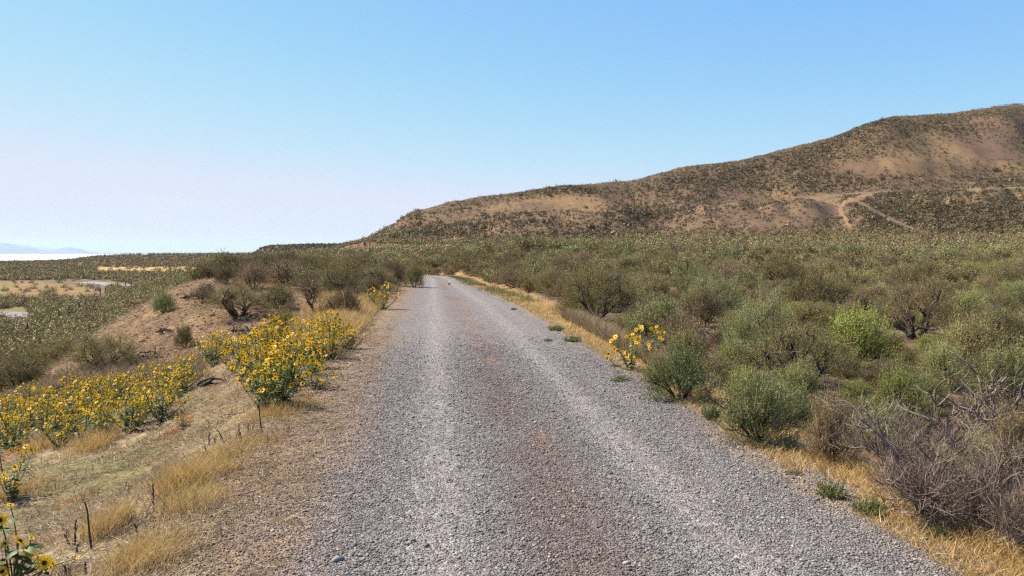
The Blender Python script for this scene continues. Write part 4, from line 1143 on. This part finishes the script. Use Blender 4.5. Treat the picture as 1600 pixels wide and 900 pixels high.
E = P0 + D * L[:, None]; E[:, 2] = np.maximum(E[:, 2], ground_z(E[:, 0], E[:, 1]) + .006)
V = np.stack([P0 - s, P0 + s, E + s * .6, E - s * .6], 1).reshape(-1, 3); i = (np.arange(n) * 4)[:, None]
T = np.concatenate([i + [0, 1, 2], i + [0, 2, 3]])
o = mk('straw', V, T, [M['straw']], attrs={'tint': np.repeat(np.clip(rs.random(n) ** 1.3 * .9 + .5 * (fbm(x / .5, y / .5, 811, 3) - .35), 0, 1), 4), 'plant': np.zeros(n * 4)}); tag(o, kind='stuff', label='matted dry straw over the slope')
nm = 50000
rs = np.random.default_rng(78)
v = rs.uniform(16, 36, nm); u = rs.uniform(-15, -1.9, nm); x, y = from_uv(u, v); z = ground_z(x, y)
L = rs.uniform(.08, .3, nm); a = rs.uniform(0, 6.283, nm); D = np.stack([np.cos(a), np.sin(a), rs.normal(.1, .25, nm)], 1)
s_ = norm(np.cross(D, [0, 0, 1.]) + rs.normal(0, .5, (nm, 3))) * .0045; P0 = np.stack([x, y, z + rs.uniform(0, .03, nm)], 1); E = P0 + D * L[:, None]
E[:, 2] = np.maximum(E[:, 2], ground_z(E[:, 0], E[:, 1]) + .006)
V = np.stack([P0 - s_, P0 + s_, E + s_ * .6, E - s_ * .6], 1).reshape(-1, 3); i = (np.arange(nm) * 4)[:, None]; T = np.concatenate([i + [0, 1, 2], i + [0, 2, 3]])
o = mk('mound_straw', V, T, [M['straw']], attrs={'tint': np.repeat(rs.random(nm) * .6, 4), 'plant': np.zeros(nm * 4)}); tag(o, kind='stuff')
sx = rs.uniform(-15, -1.9, 9000); sv = rs.uniform(16, 36, 9000); x, y = from_uv(sx, sv)
cc = np.array([.27, .2, .15]) * np.exp(rs.normal(0, .4, (9000, 1)))
tag(stones('mound_stones', x, y, ground_z(x, y), np.exp(rs.normal(math.log(.05), .4, 9000)), cc), kind='stuff')
rs = np.random.default_rng(79)
nt_ = 7000
u, v, x, y = slope_pts(nt_, -8, -1.3, 2.8, 20); z = ground_z(x, y)
L = rs.uniform(.06, .35, nt_); a = rs.normal(.5, .8, nt_); D = np.stack([np.cos(a), np.sin(a), rs.normal(.05, .2, nt_)], 1)
s_ = norm(np.cross(D, [0, 0, 1.]) + rs.normal(0, .5, (nt_, 3))) * .0025; P0 = np.stack([x, y, z + rs.uniform(.005, .04, nt_)], 1); E = P0 + D * L[:, None]
E[:, 2] = np.maximum(E[:, 2], ground_z(E[:, 0], E[:, 1]) + .01)
V = np.stack([P0 - s_, P0 + s_, E + s_ * .6, E - s_ * .6], 1).reshape(-1, 3); i = (np.arange(nt_) * 4)[:, None]; T = np.concatenate([i + [0, 1, 2], i + [0, 2, 3]])
o = mk('twig_litter', V, T, [M['deadwood']], attrs={'tint': np.repeat(rs.random(nt_), 4)}); tag(o, kind='stuff')
# standing dry grass on the slope
n = 60000
u, v, x, y = slope_pts(n, -7.5, -1.15, 2.8, 22)
m1 = fbm(x / .55, y / .55, 821, 3); band = np.exp(-((u + 1.75) / .45) ** 2)
kp = rs.random(n) < ss(.5, .68, m1) * .55 + band * ss(.38, .6, m1) * .9
u, v, x, y = u[kp], v[kp], x[kp], y[kp]; n = len(x)
V, T, A = blades(rs, x, y, ground_z(x, y) - .01, rs.uniform(.05, .2, n), .0026 * (1 + v / 10), .5, .6)
o = mk('dry_grass', V, T, [M['straw']], attrs={'tint': A * .8, 'plant': np.zeros(len(V))}); tag(o, kind='stuff')
G = [(285, 765, 34, .12, 1500, .24, .003, .5), (165, 835, 26, .08, 900, .17, .003, .4), (185, 822, 18, .06, 500, .2, .003, .4), (300, 790, 46, .15, 1200, .16, .003, .5), (340, 720, 50, .2, 900, .15, .003, .6), (240, 870, 60, .15, 1400, .15, .003, .6),
     (215, 890, 40, .1, 900, .16, .0028, .5), (20, 775, 34, .2, 700, .2, .003, .5), (150, 700, 30, .3, 900, .28, .004, .5), (60, 706, 26, .2, 700, .25, .004, .5), (430, 650, 40, .2, 900, .16, .003, .5),
     (470, 640, 40, .2, 900, .14, .003, .5), (350, 740, 30, .1, 500, .14, .003, .5), (395, 700, 50, .2, 800, .12, .003, .6)]
tufts(G, 'tall_dry_grass', 'gold', 3)
rs = np.random.default_rng(99)
def grass_field(name, mat, n, f, H0, H1, w0, lean=.45, seed=1):
    rs = np.random.default_rng(seed); x, y = f(rs, n); z = ground_z(x, y); r = np.hypot(x, y)
    V, T, A = blades(rs, x, y, z - .01, rs.uniform(H0, H1, len(x)), w0 * (1 + r / 9), lean, .5)
    o = mk(name, V, T, [M[mat]], attrs={'tint': A, 'plant': np.zeros(len(V))}); return tag(o, kind='stuff')
def f_gold(rs, n):      # golden bank left of the shoulder, 13 - 24 m
    v = rs.uniform(12.5, 25, n); u = rs.normal(-2.05, .38, n) - .03 * (v - 14); k = (u < -1.45 - .25 * np.sin(v)*.3); return from_uv(u[k], v[k])
grass_field('golden_grass', 'gold', 46000, f_gold, .15, .38, .0026, .4, 5)
def f_edge(rs, n):
    v = rs.uniform(22, 52, n); u = rs.normal(-2.1, .35, n); return from_uv(u + road_c(v), v)
grass_field('verge_grass', 'straw', 12000, f_edge, .1, .28, .003, .5, 6)
def f_right(rs, n):     # right verge
    v = np.exp(rs.uniform(math.log(3.2), math.log(46), n)); nz = fbm(v / 1.3, v * 0, 841, 3)
    u = 2.66 + np.abs(rs.normal(0, .46, n)) * (1 + .6 * nz); k = rs.random(n) < ss(.3, .5, fbm(u / .3, v / .5, 851, 3)); u, v = u[k], v[k]; return from_uv(narrow(u, v) + road_c(v), v)
grass_field('right_verge_grass', 'gold', 62000, f_right, .03, .13, .0024, .8, 7)
def f_rr(rs, n):        # taller pale grass before the right sunflowers, y ~ 500-570
    v = rs.uniform(10.5, 20, n); u = 3.15 + np.abs(rs.normal(0, .35, n)) + (v - 11) * .01; return from_uv(u, v)
grass_field('tall_verge_grass', 'straw', 16000, f_rr, .12, .40, .0024, .45, 8)
def f_corner(rs, n):
    x = rs.uniform(2.6, 5.2, n); y = rs.uniform(3.9, 6.3, n); u, v = to_uv(x, y); k = (u > 2.9) & (fbm(x / .3, y / .3, 861, 2) > .4); return x[k], y[k]
grass_field('corner_grass', 'gold', 26000, f_corner, .04, .2, .0024, .7, 9)
def f_band(rs, n):      # golden strip above the lower sunflower patch
    px = rs.uniform(-20, 320, n); py = np.interp(px, [-20, 100, 200, 320], [640, 610, 592, 570]) + rs.normal(0, 5, n)
    d = np.interp(px, [-20, 150, 320], [17, 16.5, 16]) + rs.normal(0, .9, n); return (px - 800) / F * d, d
grass_field('golden_strip_grass', 'straw', 15000, f_band, .12, .32, .003, .5, 10)
def f_under(rs, n):     # dry litter beneath the sage
    y = np.exp(rs.uniform(math.log(5), math.log(26), n)); px = rs.uniform(880, 1700, n); x = (px - 800) / F * y; u, v = to_uv(x, y); k = u > 3.2; return x[k], y[k]
grass_field('litter_grass', 'straw', 30000, f_under, .03, .13, .0022, 1.2, 11)
def f_vg(rs, n):        # greenish strip by the bend
    v = rs.uniform(26, 54, n); u = rs.normal(3.25, .32, n); k = fbm(u, v / 2, 881, 3) > .45; u, v = u[k], v[k]; return from_uv(narrow(u, v) + road_c(v), v)
grass_field('green_verge_grass', 'weed', 9000, f_vg, .06, .2, .003, .6, 12)
def f_green(rs, n):
    px = rs.uniform(30, 330, n); py = rs.uniform(640, 800, n); d = np.interp(py, [640, 800], [11.5, 6.0]); x = (px - 800) / F * d; k = fbm(x / .5, d / .5, 871, 2) > .62
    return x[k], d[k]
grass_field('green_slope_grass', 'weed', 26000, f_green, .02, .07, .0025, .8, 13)

# roadside weeds: things
def weed_proto(seed, nl=420):
    rs = np.random.default_rng(seed); root = empty('roadside_weed'); ns = 26; b = Buf(); tips = []; dirs = []
    for k in range(ns):
        a = rs.uniform(0, 6.283); s = rs.uniform(.1, 1); d = norm(np.array([math.cos(a) * s, math.sin(a) * s, .9])); L = rs.uniform(.5, 1)
        tube(b, [(math.cos(a) * s * .3, math.sin(a) * s * .3, 0), np.array([math.cos(a) * s * .3, math.sin(a) * s * .3, 0]) + d * L * .6], [.01, .006], 3, 0, rs.random())
        for q in (.3, .45, .6): tips.append(np.array([math.cos(a) * s * .3, math.sin(a) * s * .3, 0]) + d * L * q); dirs.append(d)
    V, T, _, A = b.get(); o1 = mk('stalk', V, T, [M['stem']], attrs={'tint': A}, parent=root)
    V, T, a = leaves(rs, np.array(tips), np.array(dirs), 3, .25, 6, .12, .05, .3, .5); V[:, 2] = np.maximum(V[:, 2], .005)
    o2 = mk('foliage', V, T, [M['weed']], attrs={'tint': a, 'plant': np.zeros(len(a))}, parent=root); kid(root, o1); kid(root, o2); return root
WP = [[weed_proto(s), False] for s in (1, 2, 3)]
WE = [(1300, 778, 60, 30, 'bright green leafy weed clump on the right verge, the larger one'), (1362, 808, 62, 34, 'yellowish green weed clump between gravel and dead shrub'), (1228, 708, 26, 24, 'green weed on the verge below the silvery sagebrush'),
      (1242, 746, 26, 14, 'small green weed at the gravel edge above the bright clump'), (895, 535, 38, 14, 'low grey green weed at the gravel edge beside tall dry grass'), (868, 518, 26, 12, 'low weed at the gravel edge left of the grey green one'),
      (856, 535, 14, 8, 'tiny weed growing out in the gravel by the verge'), (970, 598, 34, 14, 'yellowish weed at the gravel edge near the verge sunflowers'), (803, 486, 10, 6, 'dark tiny weed at the gravel edge by the bend'), (563, 656, 9, 5, 'tiny green tuft on the brown road shoulder'),
      (754, 447, 12, 5, 'small green tuft on the gravel edge before the bend'), (1112, 660, 34, 34, 'grey green sprig at the foot of the silvery sagebrush'), (1465, 842, 40, 24, 'sparse green weed below the dead grey shrub'), (702, 445, 6, 4, 'speck of green weed in the middle of the far road'),
      (962, 575, 16, 8, 'small weed by the verge stones')]
for i, (px, py, w, h, lab) in enumerate(WE):
    x, y, z = hit(px, py); p = WP[i % 3]; o = p[0] if not p[1] else copy_tree(p[0]); p[1] = True
    o.location = (x, y, z - .005); o.scale = (w * y / F * .8, w * y / F * .6, h * y / F * 1.15); o.rotation_euler = (0, 0, rng.uniform(0, 6)); tag(o, lab, 'weed')

# ------------------------------------------------------------------ valley: side road, fence posts
def sheet_strip(name, pts, width, mat, lift=.1):
    P_ = []
    for (a, b) in zip(pts[:-1], pts[1:]):
        for t in np.linspace(0, 1, 14, endpoint=False): P_.append(np.array(a) * (1 - t) + np.array(b) * t)
    P_.append(np.array(pts[-1])); P_ = np.array(P_)
    d = norm(np.gradient(P_, axis=0)); s = np.stack([-d[:, 1], d[:, 0]], 1)
    cols = 9; V = []
    for k in range(cols):
        q = P_ + s * width * (k / (cols - 1) - .5); V.append(np.stack([q[:, 0], q[:, 1], ground_z(q[:, 0], q[:, 1]) + lift], 1))
    V = np.stack(V, 1); n = len(P_); idx = np.arange(n * cols).reshape(n, cols)
    Q = np.stack([idx[:-1, :-1], idx[:-1, 1:], idx[1:, 1:], idx[1:, :-1]], -1).reshape(-1, 4)
    c = np.full((n * cols, 3), 1.0) * np.array([.30, .275, .26])
    return tag(mk(name, V.reshape(-1, 3), Q, [M['gravel']], attrs={'base': c}, smooth=True), kind='structure')
def gp(px, py):
    x, y, z = hit(px, py); return (x, y)
sheet_strip('valley_road', [gp(-60, 503), gp(-10, 495), gp(20, 491), gp(42, 488.5)], 8.5, None, .06)
sheet_strip('side_road', [gp(132, 441), gp(150, 442.5), gp(172, 444.5), gp(200, 448)], 5, None, .08)
def make_post():
    b = Buf(); rs = np.random.default_rng(8); t = np.linspace(0, 1, 5)
    pts = np.stack([np.cumsum(rs.normal(0, .008, 5)), np.cumsum(rs.normal(0, .008, 5)), t * 1.45], 1); pts[0, 2] = -.1
    tube(b, pts, [.085, .08, .078, .075, .068], 7, 0, .4); c = pts[-1] + [0, 0, .005]
    V, T, _, A = b.get(); n = len(V); V = np.vstack([V, c]); T = np.vstack([T, [(n - 7 + k, n - 7 + (k + 1) % 7, n) for k in range(7)]])
    return mk('fence_post', V, T, [M['post']], attrs={'tint': np.append(A, .5)})
FP = [(45, 533), (80, 517), (94, 506), (107, 496), (123, 492), (135, 489), (157, 463), (164, 460), (174, 457), (184, 455), (195, 452), (205, 450)]
pp = make_post()
for i, (px, py) in enumerate(FP):
    o = pp if i == 0 else pp.copy()
    if i: COL.objects.link(o)
    x, y, z = hit(px, py); o.location = (x, y, z); o.rotation_euler = (rng.normal(0, .05), rng.normal(0, .05), i)
    lab = 'weathered wooden fence post among valley sagebrush below the orange field' if i < 6 else 'weathered wooden fence post beside the pale side road in the valley'
    tag(o, lab, 'fence post', 'fence posts ' + ('below the orange field' if i < 6 else 'by the pale side road'))

# ------------------------------------------------------------------ lake and far mountains
def lake():
    m, nt, out = newmat('lake_water'); b = N(nt, 'ShaderNodeBsdfPrincipled'); b.inputs[0].default_value = (.55, .60, .64, 1); b.inputs['Roughness'].default_value = .35
    nt.links.new(b.outputs[0], out.inputs[0])
    a = np.radians(np.linspace(-80, 5, 60)); r = np.array([6500, 9000, 14000, 20000, 24500.])
    V = [(q * math.sin(t), q * math.cos(t), -59.9) for t in a for q in r]; n = len(r)
    Q = [(i * n + j, i * n + j + 1, (i + 1) * n + j + 1, (i + 1) * n + j) for i in range(len(a) - 1) for j in range(n - 1)]
    tag(mk('lake', np.array(V), np.array(Q)[:, ::-1], [m]), kind='structure')
lake()
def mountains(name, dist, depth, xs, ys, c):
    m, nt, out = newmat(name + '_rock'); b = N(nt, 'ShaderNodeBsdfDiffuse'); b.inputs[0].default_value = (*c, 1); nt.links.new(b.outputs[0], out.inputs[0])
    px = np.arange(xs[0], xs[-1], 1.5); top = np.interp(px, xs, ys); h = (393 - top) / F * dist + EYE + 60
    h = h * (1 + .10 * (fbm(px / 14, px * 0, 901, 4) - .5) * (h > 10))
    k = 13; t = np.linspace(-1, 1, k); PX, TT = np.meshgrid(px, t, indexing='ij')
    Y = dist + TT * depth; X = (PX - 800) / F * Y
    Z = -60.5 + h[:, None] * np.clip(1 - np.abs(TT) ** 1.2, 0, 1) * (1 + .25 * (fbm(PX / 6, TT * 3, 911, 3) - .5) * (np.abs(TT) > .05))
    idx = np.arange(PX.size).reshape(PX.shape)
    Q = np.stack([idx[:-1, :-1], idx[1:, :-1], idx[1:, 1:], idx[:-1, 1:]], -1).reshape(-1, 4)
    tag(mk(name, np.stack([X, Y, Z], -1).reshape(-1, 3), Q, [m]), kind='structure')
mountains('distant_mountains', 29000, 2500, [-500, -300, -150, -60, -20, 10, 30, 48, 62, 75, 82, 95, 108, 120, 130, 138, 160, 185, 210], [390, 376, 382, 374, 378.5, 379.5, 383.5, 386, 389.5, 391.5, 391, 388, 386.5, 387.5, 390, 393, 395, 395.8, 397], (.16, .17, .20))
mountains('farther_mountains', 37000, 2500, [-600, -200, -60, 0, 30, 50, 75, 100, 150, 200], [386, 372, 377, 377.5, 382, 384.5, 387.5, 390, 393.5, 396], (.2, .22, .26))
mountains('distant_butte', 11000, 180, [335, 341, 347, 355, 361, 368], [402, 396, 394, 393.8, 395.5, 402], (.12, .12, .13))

# ------------------------------------------------------------------ haze
def haze():
    V = np.array([(x, y, z) for x in (-41000, 41000) for y in (-41000, 41000) for z in (-70, 500)], float)
    Q = np.array([(0, 1, 3, 2), (4, 6, 7, 5), (0, 4, 5, 1), (2, 3, 7, 6), (0, 2, 6, 4), (1, 5, 7, 3)])
    m, nt, out = newmat('haze_air'); v = N(nt, 'ShaderNodeVolumePrincipled')
    v.inputs['Color'].default_value = (.62, .80, .95, 1); v.inputs['Density'].default_value = 2.2e-5; v.inputs['Anisotropy'].default_value = .2
    nt.links.new(v.outputs[0], out.inputs['Volume'])
    tag(mk('haze', V, Q, [m]), kind='stuff')
HAZE = True
if HAZE: haze()

# ------------------------------------------------------------------ light, sky, camera
SUN_EL = R(50); SUN_AZ = R(-68)      # azimuth from +Y, negative = left
sd = Vector((math.sin(SUN_AZ) * math.cos(SUN_EL), math.cos(SUN_AZ) * math.cos(SUN_EL), math.sin(SUN_EL)))
L = bpy.data.lights.new('sun', 'SUN'); L.energy = 5.0; L.angle = R(.5); L.color = (1.0, .915, .79)
so = bpy.data.objects.new('sun', L); COL.objects.link(so); so.rotation_euler = sd.to_track_quat('Z', 'Y').to_euler()
w = bpy.data.worlds.new('World'); S.world = w; w.use_nodes = True; nt = w.node_tree; nt.nodes.clear()
sky = nt.nodes.new('ShaderNodeTexSky'); sky.sky_type = 'NISHITA'; sky.sun_disc = False; sky.sun_elevation = SUN_EL; sky.sun_rotation = SUN_AZ
sky.altitude = 1400; sky.air_density = 1.0; sky.dust_density = .5; sky.ozone_density = 1.6
bg = nt.nodes.new('ShaderNodeBackground'); bg.inputs[1].default_value = .14
ow = nt.nodes.new('ShaderNodeOutputWorld')
sp_ = nt.nodes.new('ShaderNodeSeparateColor'); cb_ = nt.nodes.new('ShaderNodeCombineColor'); nt.links.new(sky.outputs[0], sp_.inputs[0])
for k_, (g_, c_, m_) in enumerate(((1.0, .85, .575), (.6, .76, .61), (.3, .95, .73))):   # highlights of the hazy horizon roll off as in the photograph
    x_ = math_(nt, 'MULTIPLY', sp_.outputs[k_], .14)
    x_ = math_(nt, 'MULTIPLY', math_(nt, 'POWER', x_, g_), c_)
    sm_ = N(nt, 'ShaderNodeMath', operation='SMOOTH_MIN'); nt.links.new(x_, sm_.inputs[0]); sm_.inputs[1].default_value = m_; sm_.inputs[2].default_value = .12
    nt.links.new(math_(nt, 'MULTIPLY', sm_.outputs[0], 1 / .14 / 1.32 / 1.434), cb_.inputs[k_])
tc_ = nt.nodes.new('ShaderNodeTexCoord'); mp_ = nt.nodes.new('ShaderNodeMapping'); mp_.inputs['Scale'].default_value = (2.2, 2.2, 26)
nt.links.new(tc_.outputs['Generated'], mp_.inputs[0])
cn_ = nt.nodes.new('ShaderNodeTexNoise'); cn_.inputs['Scale'].default_value = 3.0; cn_.inputs['Detail'].default_value = 7; cn_.inputs['Roughness'].default_value = .62; nt.links.new(mp_.outputs[0], cn_.inputs[0])
sx_ = nt.nodes.new('ShaderNodeSeparateXYZ'); nt.links.new(tc_.outputs['Generated'], sx_.inputs[0])
lo_ = ramp(nt, sx_.outputs[2], [(0.0, (.6, .6, .6)), (.05, (1, 1, 1)), (.10, (0, 0, 0))])
cl_ = ramp(nt, cn_.outputs[0], [(.50, (0, 0, 0)), (.75, (1, 1, 1))])
fac_ = math_(nt, 'MULTIPLY', math_(nt, 'MULTIPLY', lo_, cl_), .6)
nt.links.new(mixc(nt, fac_, cb_.outputs[0], (2.3, 2.42, 2.62)), bg.inputs[0]); nt.links.new(bg.outputs[0], ow.inputs[0])

cam = bpy.data.cameras.new('camera'); co = bpy.data.objects.new('camera', cam); COL.objects.link(co); S.camera = co
cam.sensor_width = 36; cam.lens = 36 * F / 1600; cam.clip_start = .1; cam.clip_end = 120000
co.location = (0, 0, EYE); co.rotation_euler = (math.pi / 2 - P, 0, 0)
S.view_settings.view_transform = 'Standard'; S.view_settings.look = 'None'; S.view_settings.exposure = 1.27; S.view_settings.gamma = 1
S.render.engine = 'CYCLES'
S.cycles.max_bounces = 5; S.cycles.diffuse_bounces = 2; S.cycles.glossy_bounces = 2; S.cycles.transmission_bounces = 3; S.cycles.volume_bounces = 0
S.cycles.use_denoising = False; S.cycles.filter_width = 1.3; S.cycles.denoiser = 'OPENIMAGEDENOISE'; S.cycles.denoising_input_passes = 'RGB_ALBEDO_NORMAL'
S.cycles.use_adaptive_sampling = True; S.cycles.adaptive_threshold = .003
S.cycles.caustics_reflective = False; S.cycles.caustics_refractive = False
S.cycles.use_fast_gi = False
print('done')
